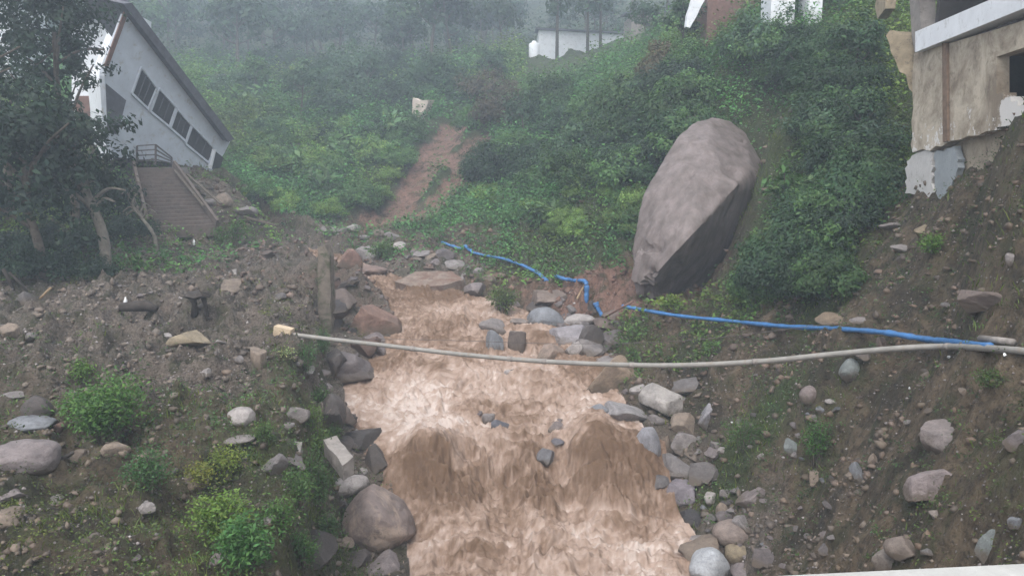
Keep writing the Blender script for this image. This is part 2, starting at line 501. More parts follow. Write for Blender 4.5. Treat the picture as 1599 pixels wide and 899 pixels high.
# ------------------------------------------------------------------ terrain
# control points: pixel, distance ahead, then plant cover, gravel, red soil
CTRL = [
    # left foreground slope
    (0, 890, 7.7, .4, .2, 0), (200, 890, 8.0, .4, .2, 0), (400, 890, 8.3, .45, .3, 0), (0, 750, 9.5, .4, .2, 0), (200, 780, 9.3, .4, .2, 0),
    (0, 600, 12.5, .25, .5, 0), (200, 700, 10.5, .35, .3, 0), (400, 800, 9.5, .5, .2, 0), (400, 650, 12., .45, .4, 0), (200, 550, 14., .1, .9, 0),
    (350, 560, 14., .1, .9, 0), (330, 500, 17., .0, 1, 0), (0, 480, 16.5, .1, .8, 0), (200, 450, 18.5, .0, .9, 0), (60, 460, 19., .2, .6, 0), (0, 420, 22., .5, .3, 0),
    (430, 480, 19., .15, .8, .15), (450, 420, 25., .2, .7, .25), (330, 370, 29., .3, .6, .1), (420, 370, 31., .4, .6, .2), (100, 420, 22, .5, .3, 0), (250, 410, 24, .3, .6, .0),
    (490, 530, 16.3, .3, .6, .1), (490, 430, 22.5, .2, .6, .4), (492, 395, 28, .2, .6, .4), (450, 720, 11.3, .6, .2, 0), (470, 850, 9.3, .6, .2, 0), (470, 600, 14., .5, .3, 0),
    (-300, 890, 7, .3, .4, 0), (-300, 600, 12, .4, .4, 0), (-300, 430, 20, .6, .3, 0),
    (100, 300, 29, .7, .2, 0), (0, 250, 31, .8, .1, 0), (100, 150, 42, .9, 0, 0), (-250, 250, 32, .8, .1, 0),
    (260, 275, 33, .3, .5, .1), (200, 300, 31, .5, .4, .1), (350, 262, 36.4, .4, .4, .2), (318, 262, 34.6, .2, .5, .1), (345, 300, 31.5, .2, .6, .1), (385, 300, 35, .4, .4, .1),
    # right bank and near right slope
    (1200, 800, 13.2, .0, 0.80, .05), (1100, 860, 12.9, 0, 0.80, 0), (1100, 690, 15.8, .0, 0.72, .1), (1050, 600, 17.6, .1, 0.48, .2), (1120, 640, 16.2, .25, 0.32, .15), (1080, 560, 18.6, .6, 0.16, .1), (1000, 520, 20.2, .7, 0.16, .1),
    (1200, 650, 14.6, .95, 0.08, 0), (1165, 690, 14.6, .9, 0.16, 0), (1270, 700, 13.2, .6, 0.09, .05), (1200, 720, 13.8, .3, 0.48, .05), (1300, 650, 13.2, .4, 0.09, .15), (1400, 700, 10.4, .15, 0.14, .1), (1300, 800, 11.4, .05, 0.36, .05), (1300, 870, 10.6, .1, 0.27, 0), (1200, 600, 15.6, .3, 0.16, .15),
    (1500, 650, 9.6, .2, 0.14, .15), (1500, 780, 8.4, .4, 0.18, .1), (1590, 700, 7.6, .5, 0.09, .1), (1590, 870, 6.3, .2, 0.14, .1), (1450, 870, 7.8, .1, 0.18, .1),
    (1480, 560, 10.8, .2, 0.14, .1), (1590, 560, 9., .2, 0.14, .1), (1590, 480, 10., .3, 0.09, .1), (1500, 480, 12.2, .25, 0.14, .15), (1400, 520, 13., .1, 0.18, .2), (1300, 510, 15., .05, 0.18, .3),
    (1180, 500, 17.5, .1, 0.32, .3), (1040, 487, 20.3, .1, 0.24, .4), (1300, 580, 13.6, .35, 0.09, .1),
    (1500, 400, 13.2, .4, 0.14, .15), (1590, 350, 11.2, .25, 0.14, .1), (1490, 320, 14.2, .3, 0.14, .1), (1430, 312, 16.2, .3, .3, .1), (1470, 311, 15.0, .3, .3, .1), (1430, 335, 15.8, .3, 0.18, .1), (1599, 208, 11.3, .5, 0.09, .1), (1560, 250, 12.3, .4, 0.09, .1), (1540, 243, 13.1, .4, 0.09, .1), (1578, 206, 12.3, .5, 0.09, 0), (1505, 288, 13.9, .4, 0.09, .1), (1640, 190, 11.0, .5, 0.09, .1), (1400, 340, 17, .4, 0.14, .1), (1380, 430, 15.5, .3, 0.14, .2),
    (1800, 870, 6, .2, 0.14, .1), (1800, 560, 8.6, .3, 0.14, .1), (1800, 350, 10.5, .4, 0.09, 0), (1800, 215, 11.5, .5, 0.05, 0),
    (1500, 215, 20, .6, 0.09, 0), (1650, 190, 20, .6, 0.09, 0), (1900, 100, 26, .8, 0.05, 0),
    # slope round the big boulder and above
    (1300, 450, 16.6, .8, .1, .0), (1200, 470, 18.6, .8, .0, .1), (1100, 474, 21.3, .5, .0, .3), (1185, 262, 26.2, .6, 0, .1), (1185, 330, 25.2, .5, 0, .2), (1140, 400, 24.6, .3, 0, .4), (1100, 450, 23.6, .2, 0, .5), (1255, 330, 20.6, 1, 0, 0), (1200, 200, 24.5, 1, 0, 0), (1300, 200, 22.5, 1, 0, 0), (1390, 170, 21, 1, 0, 0),
    (1200, 70, 29, 1, 0, 0), (1370, 50, 26, 1, 0, 0), (1450, -60, 34, 1, 0, 0), (1700, -150, 36, 1, 0, 0), (1100, 110, 33, 1, 0, 0), (1080, 50, 39, 1, 0, 0), (1000, 210, 32, 1, 0, 0), (950, 350, 27, .8, 0, .1),
    (985, 440, 23.6, .1, 0, 1), (950, 430, 24.2, .15, 0, .9), (930, 470, 22.6, .0, .2, 1), (870, 420, 26, .45, .1, .35), (800, 385, 28.6, .7, .1, .15), (1000, 380, 25.2, .5, 0, .45), (960, 460, 23.0, .05, 0, 1), (968, 405, 24.9, .3, 0, .7), (960, 395, 25.6, .9, 0, .1), (900, 395, 26.6, .9, 0, .1),
    (1000, 110, 46, 1, 0, 0), (900, 250, 39, 1, 0, 0), (800, 330, 33, .9, 0, .05), (780, 250, 42, .9, 0, .1), (850, 150, 56, 1, 0, 0), (720, 180, 56, 1, 0, 0), (800, 95, 70, 1, 0, 0), (900, 95, 69, 1, 0, 0),
    (1000, 70, 66, 1, 0, 0), (1200, -60, 60, 1, 0, 0), (1500, -200, 60, 1, 0, 0),
    # path and ledge on the far side of the river
    (720, 390, 29.6, .3, .4, .4), (690, 372, 32, .3, .4, .3), (640, 385, 31.5, .3, .6, .3), (790, 440, 25.2, .3, .3, .4), (860, 470, 23.2, .2, .3, .5), (700, 420, 28.2, .2, .7, .3), (600, 372, 33.5, .3, .5, .4),
    (590, 345, 38, .4, .3, .5), (530, 358, 36, .3, .7, .3), (640, 320, 41, .8, .1, .1), (690, 340, 36, .8, .1, .1),
    # slopes upstream
    (450, 330, 39, .9, 0, 0), (400, 285, 43, 1, 0, 0), (560, 260, 47, 1, 0, 0), (640, 155, 63, 1, 0, 0), (480, 160, 66, 1, 0, 0), (350, 140, 64, 1, 0, 0), (660, 240, 47, .9, 0, .05), (700, 205, 51, .8, 0, .15),
    (200, 130, 64, 1, 0, 0), (0, 100, 68, 1, 0, 0), (-300, 60, 70, 1, 0, 0),
    (350, 70, 112, 1, 0, 0), (640, 75, 120, 1, 0, 0), (850, 60, 118, 1, 0, 0), (1050, 30, 108, 1, 0, 0), (0, 20, 115, 1, 0, 0), (1300, -40, 100, 1, 0, 0), (1700, -150, 100, 1, 0, 0),
    (640, -30, 165, 1, 0, 0), (300, -40, 155, 1, 0, 0), (900, -20, 160, 1, 0, 0), (0, -90, 160, 1, 0, 0), (1300, -130, 150, 1, 0, 0), (-500, -120, 150, 1, 0, 0), (1900, -250, 140, 1, 0, 0),
    (640, -160, 235, 1, 0, 0), (0, -190, 235, 1, 0, 0), (1200, -220, 235, 1, 0, 0), (-600, -200, 235, 1, 0, 0), (2000, -300, 235, 1, 0, 0),
]
cw = np.array([[*P(a, b, c)] for a, b, c, *_ in CTRL])
cm = np.array([[d, e, f] for _, _, _, d, e, f in CTRL])
extra = np.array([[-6, 0, 2.2], [-14, 0, 2.4], [3, 2, .6], [8, 0, 3.8], [14, 0, 4.2], [0, -4, -.3], [-3.4, 5, 1.6], [4.3, 7.5, 1.4], [3.9, 5, 1.2]], dtype=float)
cw = np.vstack([cw, extra])
cm = np.vstack([cm, np.tile([.2, .4, 0], (len(extra), 1))])


def warp(x, y):
    return np.stack([x / (y + 8), .9 * np.log(y + 8)], -1)


CWW = warp(cw[:, 0], cw[:, 1])
KC = .02
A = np.sqrt(((CWW[:, None] - CWW[None]) ** 2).sum(-1) + KC ** 2)
n = len(A)
A2 = np.zeros((n + 3, n + 3))
A2[:n, :n] = A - np.eye(n) * .004
Q = np.hstack([np.ones((n, 1)), CWW])
A2[:n, n:] = Q; A2[n:, :n] = Q.T
RBF = np.linalg.solve(A2, np.concatenate([cw[:, 2], np.zeros(3)]))


def base_height(x, y):
    x = np.atleast_1d(x).astype(float); y = np.atleast_1d(y).astype(float)
    out = np.empty(len(x))
    for i in range(0, len(x), 40000):
        wv = warp(x[i:i + 40000], y[i:i + 40000])
        d = np.sqrt(((wv[:, None] - CWW[None]) ** 2).sum(-1) + KC ** 2)
        out[i:i + 40000] = d @ RBF[:n] + RBF[n] + wv @ RBF[n + 1:]
    return out


def zones(x, y):
    x = np.atleast_1d(x).astype(float); y = np.atleast_1d(y).astype(float)
    out = np.empty((len(x), 3))
    for i in range(0, len(x), 40000):
        wv = warp(x[i:i + 40000], y[i:i + 40000])
        d2 = ((wv[:, None] - CWW[None]) ** 2).sum(-1)
        k = 1 / (d2 + .0006) ** 2
        out[i:i + 40000] = (k @ cm) / k.sum(1)[:, None]
    return out


# river: distance ahead, water level, left edge pixel, right edge pixel (taken at that level)
RIV = [(-8, -1.2, None, None, -2.2, 3.0), (6, -.35, None, None, -1.75, 3.1), (12.5, 0, 640, 1085), (13.6, .12, 640, 1060), (14.4, .28, 640, 1025), (15.2, .75, 610, 1012), (15.9, 1.12, 590, 1005),
       (17, 1.38, 545, 955), (18.2, 1.7, 540, 930), (19.6, 2.0, 585, 925), (20.8, 2.25, 612, 905), (22, 2.5, 622, 850), (23.5, 2.7, 608, 778), (25.5, 2.9, 566, 690), (26.4, 2.97, 548, 636), (27.5, 3.05, 524, 604), (29, 3.12, 505, 570), (31, 3.2, 470, 545), (34, 3.3, 380, 465), (40, 3.4, 200, 290)]
RY, RZ, RL, RR = [], [], [], []
for r in RIV:
    RY.append(r[0]); RZ.append(r[1])
    if r[2] is None:
        RL.append(r[4]); RR.append(r[5])
    else:
        depth = r[0] * cp + (CAMZ - r[1]) * sp_
        RL.append((r[2] - 799.5) / FPX * depth); RR.append((r[3] - 799.5) / FPX * depth)
RY, RZ, RL, RR = map(np.array, (RY, RZ, RL, RR))


RYF = np.linspace(-8, 40, 400)
_top = np.where(RYF > 23, np.interp(RYF, RY, RL) - .25, np.where(RYF < 8, np.interp(RYF, RY, RL) - .45, np.minimum(-(799.5 - 514) / FPX * (RYF * cp + 4.2 * sp_), np.interp(RYF, RY, RL) - .2)))


def wall_line(y):
    return np.interp(y, RYF, _top)


def river(y):
    return np.interp(y, RY, RL), np.interp(y, RY, RR), np.interp(y, RY, RZ)


SLIDES = [([P(566, 362, 36.5), P(590, 345, 38), P(640, 290, 42.5), P(690, 225, 49), P(708, 185, 54)], 1.3), ([P(655, 345, 37.5), P(690, 305, 40.5), P(718, 270, 43), P(745, 228, 48)], 1.05)]


def seg_dist(x, y, pts):
    d = np.full(len(x), 1e9)
    for a, b in zip(pts[:-1], pts[1:]):
        ax, ay, bx, by = a.x, a.y, b.x, b.y
        L2 = (bx - ax) ** 2 + (by - ay) ** 2
        t = np.clip(((x - ax) * (bx - ax) + (y - ay) * (by - ay)) / L2, 0, 1)
        d = np.minimum(d, np.hypot(x - ax - t * (bx - ax), y - ay - t * (by - ay)))
    return d


def slide_mask(x, y):
    m = np.zeros(len(x))
    for pts, wd in SLIDES:
        d = seg_dist(x, y, pts) + (fbm2(x * .6, y * .6, 3, 77) - .5) * 1.3
        m = np.maximum(m, 1 - smooth(wd * .5, wd * 1.2, d))
    return m


# smooth base relief and zones are solved once on a coarse fan and looked up from there
CU, CV = 340, 420
CU0, CU1, CV0, CV1 = -1.3, 1.3, math.log(8 - 4.5), math.log(8 + 236)
_cu, _cv = np.meshgrid(np.linspace(CU0, CU1, CU), np.linspace(CV0, CV1, CV))
_cy = np.exp(_cv) - 8; _cx = _cu * (_cy + 8)
_cb = base_height(_cx.ravel(), _cy.ravel()).reshape(CV, CU)
_cz = zones(_cx.ravel(), _cy.ravel()).reshape(CV, CU, 3)


def _look(arr, x, y):
    x = np.atleast_1d(x).astype(float); y = np.atleast_1d(y).astype(float)
    iu = np.clip((x / (y + 8) - CU0) / (CU1 - CU0) * (CU - 1), 0, CU - 1.001)
    iv = np.clip((np.log(np.maximum(y + 8, 1e-3)) - CV0) / (CV1 - CV0) * (CV - 1), 0, CV - 1.001)
    a = iu.astype(int); c = iv.astype(int); fa = iu - a; fb = iv - c
    if arr.ndim == 3: fa = fa[:, None]; fb = fb[:, None]
    return (arr[c, a] * (1 - fa) + arr[c, a + 1] * fa) * (1 - fb) + (arr[c + 1, a] * (1 - fa) + arr[c + 1, a + 1] * fa) * fb


def base_height(x, y): return _look(_cb, x, y)


def zones(x, y): return _look(_cz, x, y)


def height(x, y, detail=True):
    x = np.atleast_1d(x).astype(float); y = np.atleast_1d(y).astype(float)
    z = base_height(x, y)
    if detail:
        zn = zones(x, y)
        sc = np.clip(y / 25, .5, 3)
        rough = .25 + .75 * np.clip(zn[:, 1] + zn[:, 2], 0, 1)
        z = z + (fbm2(x * .55, y * .55, 3, 3) - .5) * .55 * sc
        z = z + (fbm2(x * 1.9, y * 1.9, 4, 11, .55) - .5) * .50 * rough
        nr = np.clip(30 / (y + 5), 0, 1)
        z = z + (fbm2(x * 1.25 + 5, y * 1.25, 3, 131, .5, True) - .62) * .92 * np.clip(rough, .5, 1) * nr * smooth(6, 9, y)
        z = z - smooth(.58, .72, fbm2(x * 1.0, y * 1.0, 3, 141)) * .28 * nr
        z = z + (fbm2(x * 3.6, y * 3.6, 3, 21, .6, True) - .6) * .30 * rough * nr
        z = z + np.maximum(noise2(x * 7.5, y * 7.5, 31) - .5, 0) * .28 * nr * (.5 + .5 * rough)
        z = z - slide_mask(x, y) * .5
    L, Rr, zw = river(y)
    wob = (fbm2(x * .9, y * .9, 3, 41) - .5) * .5
    dl = L - x + wob * .6
    dr = x - Rr + wob
    bed = zw - .5
    d = np.maximum(dl, dr)
    inside = d < 0
    wl = np.where(dl > dr, .55, 1.1)
    t = np.clip(d / wl, 0, 1) ** .8
    z2 = np.where(inside, np.minimum(z, bed), np.where(d < wl, (zw - .35) * (1 - t) + np.maximum(z, zw + .02) * t, z))
    xt = wall_line(y) + wob * .5 + (fbm2(x * 2.2, y * 2.2, 2, 48) - .5) * .5
    sfrac = np.clip((L - x) / np.maximum(L - xt, .05), 0, 1)
    strip = zw + .02 + .30 * sfrac + (fbm2(x * 3, y * 3, 3, 47) - .5) * .25
    tw = np.clip((xt - x) / .6, 0, 1) ** .8
    zl = strip * (1 - tw) + np.maximum(z, zw + .1) * tw
    left = (x < L - .05) & (x > xt - .62) & (y < 24)
    z2 = np.where(left, zl, z2)
    return np.where((y > -8) & (y < 39), z2, z)


NU, NV = 1050, 1250
U0, U1 = -1.1, 1.1
V0, V1 = math.log(8 - 3), math.log(8 + 232)
uu = np.linspace(U0, U1, NU)
vv = V0 + (V1 - V0) * np.linspace(0, 1, NV)
GU, GV = np.meshgrid(uu, vv)
GY = np.exp(GV) - 8
GX = GU * (GY + 8)
gx, gy = GX.ravel(), GY.ravel()
gz = height(gx, gy)
GZ = gz.reshape(NV, NU)


def ground_at(x, y):
    """height of the built sheet (bilinear)"""
    x = np.atleast_1d(x).astype(float); y = np.atleast_1d(y).astype(float)
    iu = np.clip((x / (y + 8) - U0) / (U1 - U0) * (NU - 1), 0, NU - 1.001)
    iv = np.clip((np.log(np.maximum(y + 8, 1e-3)) - V0) / (V1 - V0) * (NV - 1), 0, NV - 1.001)
    a = iu.astype(int); b = iv.astype(int); fa = iu - a; fb = iv - b
    return (GZ[b, a] * (1 - fa) + GZ[b, a + 1] * fa) * (1 - fb) + (GZ[b + 1, a] * (1 - fa) + GZ[b + 1, a + 1] * fa) * fb


def surface_at(x, y):
    g = ground_at(x, y)
    L, Rr, zw = river(np.atleast_1d(y))
    inr = (x > L - .3) & (x < Rr + .3) & (np.atleast_1d(y) < 34)
    return np.where(inr, np.maximum(g, zw), g)


_hy = np.concatenate([np.arange(4, 40, .04), np.arange(40, 230, .25)])


def hit(px, py, off=0.0):
    """where the line of sight first meets ground or water"""
    dx = (px - 799.5) / FPX; dy = (449.5 - py) / FPX
    d = (dx, cp + dy * sp_, -sp_ + dy * cp)
    t = _hy / d[1]
    x = d[0] * t; z = CAMZ + d[2] * t
    s = surface_at(x, _hy) + off
    k = np.nonzero(z <= s)[0]
    k = k[0] if len(k) else len(_hy) - 1
    return Vector((x[k], _hy[k], float(s[k])))


zn = zones(gx, gy)
sl = slide_mask(gx, gy)
cover = np.ones((len(gx), 4))
L_, R_, ZW_ = river(gy)
nearriv = np.clip(1 - np.maximum(L_ - gx, gx - R_) / 1.0, 0, 1) * (gy < 36)
cover[:, 0] = np.clip(np.maximum(zn[:, 2], sl), 0, 1)
cover[:, 1] = np.clip(zn[:, 0] * (1 - sl) * (1 - nearriv), 0, 1)
cover[:, 2] = np.clip(zn[:, 1] + .3 * nearriv, 0, 1)
idx = np.arange(NU * NV).reshape(NV, NU)
F = np.stack([idx[:-1, :-1], idx[:-1, 1:], idx[1:, 1:], idx[1:, :-1]], -1).reshape(-1, 4)
g = put("ground", mesh_np("ground", np.stack([gx, gy, gz], -1), F, M_GROUND, {'cover': cover}, True), kind='structure')

# ------------------------------------------------------------------ river
NS, NT = 1000, 300
ys = 5.5 + (35 - 5.5) * np.linspace(0, 1, NS) ** 1.25
tt = np.linspace(-.08, 1.08, NT)
TS, TT = np.meshgrid(ys, tt, indexing='ij')
wl, wr, wz = river(TS)
_g = lambda c, q: np.exp(-((TT - c) / q) ** 2)
_sh = (.36 * _g(.18, .16) + .42 * _g(.84, .15) + .15 * _g(.52, .07) - .55 * _g(.38, .09) - .45 * _g(.66, .08) + (fbm2(TT * 5, TS * .5, 3, 15) - .5) * .9) * np.exp(-((TS - 15.2) / 1.5) ** 2)
wz = np.interp(TS + _sh, RY, RZ)
WX = wl + (wr - wl) * TT
WY = TS.copy()
x, y = WX.ravel(), WY.ravel()
z = wz.ravel().copy()
wid = (wr - wl).ravel()
tq = TT.ravel()
_ye = y + _sh.ravel()
grad = (np.interp(_ye + .15, RY, RZ) - np.interp(_ye - .15, RY, RZ)) / .3
dome = np.clip(np.exp(-((tq - .18) / .17) ** 2) + np.exp(-((tq - .84) / .15) ** 2) + .45 * np.exp(-((tq - .55) / .08) ** 2), 0, 1)
fall = smooth(.30, .62, grad) * (.22 + .78 * dome)
# warped flow coordinates
fx = x + (fbm2(x * .9, y * .7, 2, 5) - .5) * .5
fy = y + (fbm2(x * .8, y * .8, 2, 6) - .5) * .6
w1 = fbm2(fx * 1.05, fy * 1.15, 3, 51, .5, True)
w2 = fbm2(fx * 2.6, fy * 3.2, 4, 61, .55, True)
w3 = fbm2(fx * 9, fy * 8, 3, 71, .6)
streak = .5 * fbm2(x * 6.0 + (fbm2(x * 2, y * 2, 2, 8) - .5) * 1.6, y * 1.2, 3, 81, .6) + .5 * fbm2(x * 16.0 + (fbm2(x * 3, y * 3, 2, 18) - .5) * 2.5, y * 2.4, 3, 83, .6)
hair = fbm2(x * 34 + (fbm2(x * 5, y * 4, 2, 28) - .5) * 4, y * 5, 3, 85, .6)
speck = fbm2(fx * 13 , fy * 9, 3, 88, .65)
speck0 = fbm2(fx * 13, fy * 9, 3, 88, .65)
w4 = fbm2(fx * 3.2, fy * 7.5, 3, 95, .6, True)
calm = 1 - fall
edge_ = smooth(0, .14, tq) * smooth(0, .14, 1 - tq)
lump = (w1 - .62) * .24 + (w2 - .55) * .20 + (w3 - .5) * .12
z += lump * (.35 + .65 * edge_) * (1 - .2 * fall) + (speck0 - .5) * .06 + (w4 - .6) * .13 * calm
z += fall * ((streak - .5) * .10 + (w2 - .5) * .34 + (w3 - .5) * .14)
z += smooth(15.0, 14.2, y) * ((fbm2(x * 1.6, y * 1.9, 3, 171, .5, True) - .62) * .30)
# humps of water riding over hidden boulders: pixel, distance, radius across, radius along, height
HUMP = [(665, 725, 15.45, .62, .40, .50), (760, 745, 15.2, .5, .4, .12), (935, 690, 15.9, .50, .45, .42), (1000, 705, 15.5, .4, .4, .22), (850, 750, 15.1, .5, .35, .1), (715, 660, 16.6, .25, .22, .26), (560, 655, 16.6, .35, .3, .12),
        (820, 590, 18.6, .7, .3, .22), (690, 580, 19.2, .8, .35, .22), (930, 640, 16.9, .4, .3, .2), (850, 835, 13.6, .5, .35, .22), (740, 850, 13.3, .45, .3, .25), (960, 800, 14.0, .5, .3, .25), (900, 870, 12.8, .5, .3, .2),
        (840, 530, 20.9, .45, .4, .22), (760, 545, 20.3, .5, .3, .2), (700, 500, 22.3, .5, .3, .18), (655, 455, 25, .4, .35, .16)]
humpm = np.zeros(len(x))
for px, py, Y, ra, rb, hh in HUMP:
    c = P(px, py, Y)
    e = np.exp(-((x - c.x) / ra) ** 2 - (np.where(y > c.y, (y - c.y) / (rb * 1.6), (y - c.y) / rb)) ** 2)
    z += .65 * hh * e
    humpm = np.maximum(humpm, np.exp(-((x - c.x) / ra) ** 2 - ((y - c.y + rb * .9) / (rb * .8)) ** 2) * min(1, hh * 2.2))
foamn = fbm2(fx * .55, fy * .7, 4, 91, .55)
foam = .50 - (w4 - .6) * .5 * calm + (foamn - .5) * 1.15 + (w3 - .5) * .4 - (w2 - .5) * .55 + (speck - .5) * .4
foam += .30 * np.exp(-((y - 17.2) / 1.3) ** 2) * np.exp(-((tq - .2) / .25) ** 2)
foam += .12 * smooth(20, 17, y) * smooth(15.9, 16.6, y) + .20 * smooth(14.3, 13.2, y)
foam -= .42 * fall * (.3 + 1.0 * streak) + .6 * humpm
foam += fall * ((streak - .5) * .5 + (hair - .5) * .45)
foam -= .12 * smooth(20, 24, y)
foam = np.clip(foam, .02, 1)
fc = np.ones((len(x), 4)); fc[:, 0] = foam
idx = np.arange(NS * NT).reshape(NS, NT)
F = np.stack([idx[:-1, :-1], idx[:-1, 1:], idx[1:, 1:], idx[1:, :-1]], -1).reshape(-1, 4)
put("river", mesh_np("river", np.stack([x, y, z], -1), F, M_WATER, {'foam': fc}, True), kind='structure')

# ------------------------------------------------------------------ foliage
def leaves_np(cen, nor, size, rng, col, aspect=.5, droop=.0):
    """one kite-shaped leaf per row: centres, facing directions, lengths, colours"""
    n = len(cen)
    nor = nor / (np.linalg.norm(nor, axis=1)[:, None] + 1e-9)
    r = rng.normal(size=(n, 3))
    t = np.cross(nor, r); t /= np.linalg.norm(t, axis=1)[:, None] + 1e-9
    b = np.cross(nor, t)
    s = np.asarray(size)[:, None] if not np.isscalar(size) else size
    V = np.stack([cen - t * s * .5, cen + b * s * aspect * .5 - t * s * .02, cen + t * s * .5 - nor * s * droop, cen - b * s * aspect * .5 - t * s * .02], 1).reshape(-1, 3)
    F = np.arange(4 * n).reshape(n, 4)
    C = np.ones((n, 4)); C[:, :3] = col
    return V, F, np.repeat(C, 4, 0)


def leaf_tint(rng, n, v=.35, yellow=.12):
    k = 1 + (rng.rand(n) - .5) * 2 * v
    c = np.stack([k * (1 + rng.rand(n) * yellow * 3), k, k * (1 - .3 * rng.rand(n))], 1)
    return c


def crown_np(rng, radii, nclump, per, leaf, clump_r, up=.6, shell=.55, tintv=.35, flat_bottom=.25, clumptint=.3):
    """uneven crown: clumps spread through an ellipsoid, each clump its own leaves"""
    d = rng.normal(size=(nclump, 3)); d /= np.linalg.norm(d, axis=1)[:, None]
    d[:, 2] = np.where(d[:, 2] < -flat_bottom, -d[:, 2] * .5, d[:, 2])
    rr = shell + (1 - shell) * rng.rand(nclump)
    cc = d * rr[:, None] * np.array(radii) * (1 + (rng.rand(nclump)[:, None] - .5) * .35)
    cr = clump_r * (.55 + .9 * rng.rand(nclump))
    k = np.repeat(np.arange(nclump), per)
    o = rng.normal(size=(len(k), 3)); o /= np.linalg.norm(o, axis=1)[:, None]
    o *= (rng.rand(len(k)) ** .5)[:, None]
    o[:, 2] *= .7
    cen = cc[k] + o * cr[k][:, None]
    nor = o + np.array([0, 0, up]) + .4 * d[k] + rng.normal(size=o.shape) * .35
    col = leaf_tint(rng, len(k), tintv) * (1 + (rng.rand(nclump)[k, None] - .5) * 2 * clumptint)
    return leaves_np(cen, nor, leaf * (.6 + .8 * rng.rand(len(k))), rng, col, droop=.15)


def foliage_mesh(name, parts):
    V, F, C, o = [], [], [], 0
    for v, f, c in parts:
        V.append(v); F.append(f + o); C.append(c); o += len(v)
    return mesh_np(name, np.vstack(V), np.vstack(F), M_LEAF, {'leafcol': np.vstack(C)})


def tube_join(name, tubes, mat):
    V, F, o = [], [], 0
    for pts, rad, nn in tubes:
        v, f = tube_np(pts, rad, nn)
        V += [tuple(q) for q in v]; F += [tuple(dict.fromkeys(i + o for i in q)) for q in f]; o += len(v)
    me = bpy.data.meshes.new(name); me.from_pydata(V, [], F)
    for p in me.polygons: p.use_smooth = True
    me.materials.append(mat)
    return me


RNG = np.random.RandomState(12)

# undergrowth that clothes the slopes (nobody could count it)
def undergrowth(name, ntuft, per, ur, yr, hgt, leaf_k, seed, base, minveg=.12, extra=None, power=1.3):
    rng = np.random.RandomState(seed)
    u = ur[0] + (ur[1] - ur[0]) * rng.rand(ntuft); v = np.log(yr[0] + 8) + (np.log(yr[1] + 8) - np.log(yr[0] + 8)) * rng.rand(ntuft)
    y = np.exp(v) - 8; x = u * (y + 8)
    zn = zones(x, y)
    sl = slide_mask(x, y)
    patch = fbm2(x * .5, y * .5, 3, 301 + seed)
    dens = np.clip(zn[:, 0], 0, 1) ** power * (1 - smooth(.02, .25, sl)) * smooth(.30, .50, patch + .42 * zn[:, 0])
    L, Rr, zw = river(y)
    dist = np.maximum(L - x, x - Rr)
    dens *= smooth(.25, 1.0, dist) * (y < 39) + (y >= 39)
    if extra is not None: dens *= extra(x, y)
    k = (rng.rand(ntuft) < dens) & (zn[:, 0] > minveg)
    x, y, zv, patch = x[k], y[k], zn[k, 0], patch[k]
    gzz = ground_at(x, y)
    sc = np.clip(.35 + y / 30, .5, 3.2)
    r = (.16 + .22 * rng.rand(len(x))) * sc * (.6 + .6 * zv)
    hh = hgt * r * (1.0 + 1.2 * rng.rand(len(x)) * zv)
    kk = np.repeat(np.arange(len(x)), per)
    o = rng.normal(size=(len(kk), 3)); o /= np.linalg.norm(o, axis=1)[:, None]; o *= (rng.rand(len(kk)) ** .45)[:, None]
    o[:, 2] = np.abs(o[:, 2])
    cen = np.stack([x[kk] + o[:, 0] * r[kk], y[kk] + o[:, 1] * r[kk], gzz[kk] + .02 + o[:, 2] * hh[kk]], -1)
    nor = o * .7 + np.array([0, -.1, .75]) + rng.normal(size=o.shape) * .35
    hue = fbm2(x * .16, y * .16, 3, 555)
    tint = np.array(base)[None] * (.25 + 1.45 * patch[:, None]) * (.55 + .9 * rng.rand(len(x))[:, None])
    tint[:, 0] *= .70 + .45 * smooth(.35, .75, hue); tint[:, 2] *= 1.2 - .4 * smooth(.3, .7, hue)
    col = tint[kk] * leaf_tint(rng, len(kk), .4)
    leaf = leaf_k * np.clip(.5 + y / 26, .6, 4)[kk] * (.6 + .8 * rng.rand(len(kk)))
    put(name, foliage_mesh(name, [leaves_np(cen, nor, leaf, rng, col, .55, .2)]), kind='stuff')


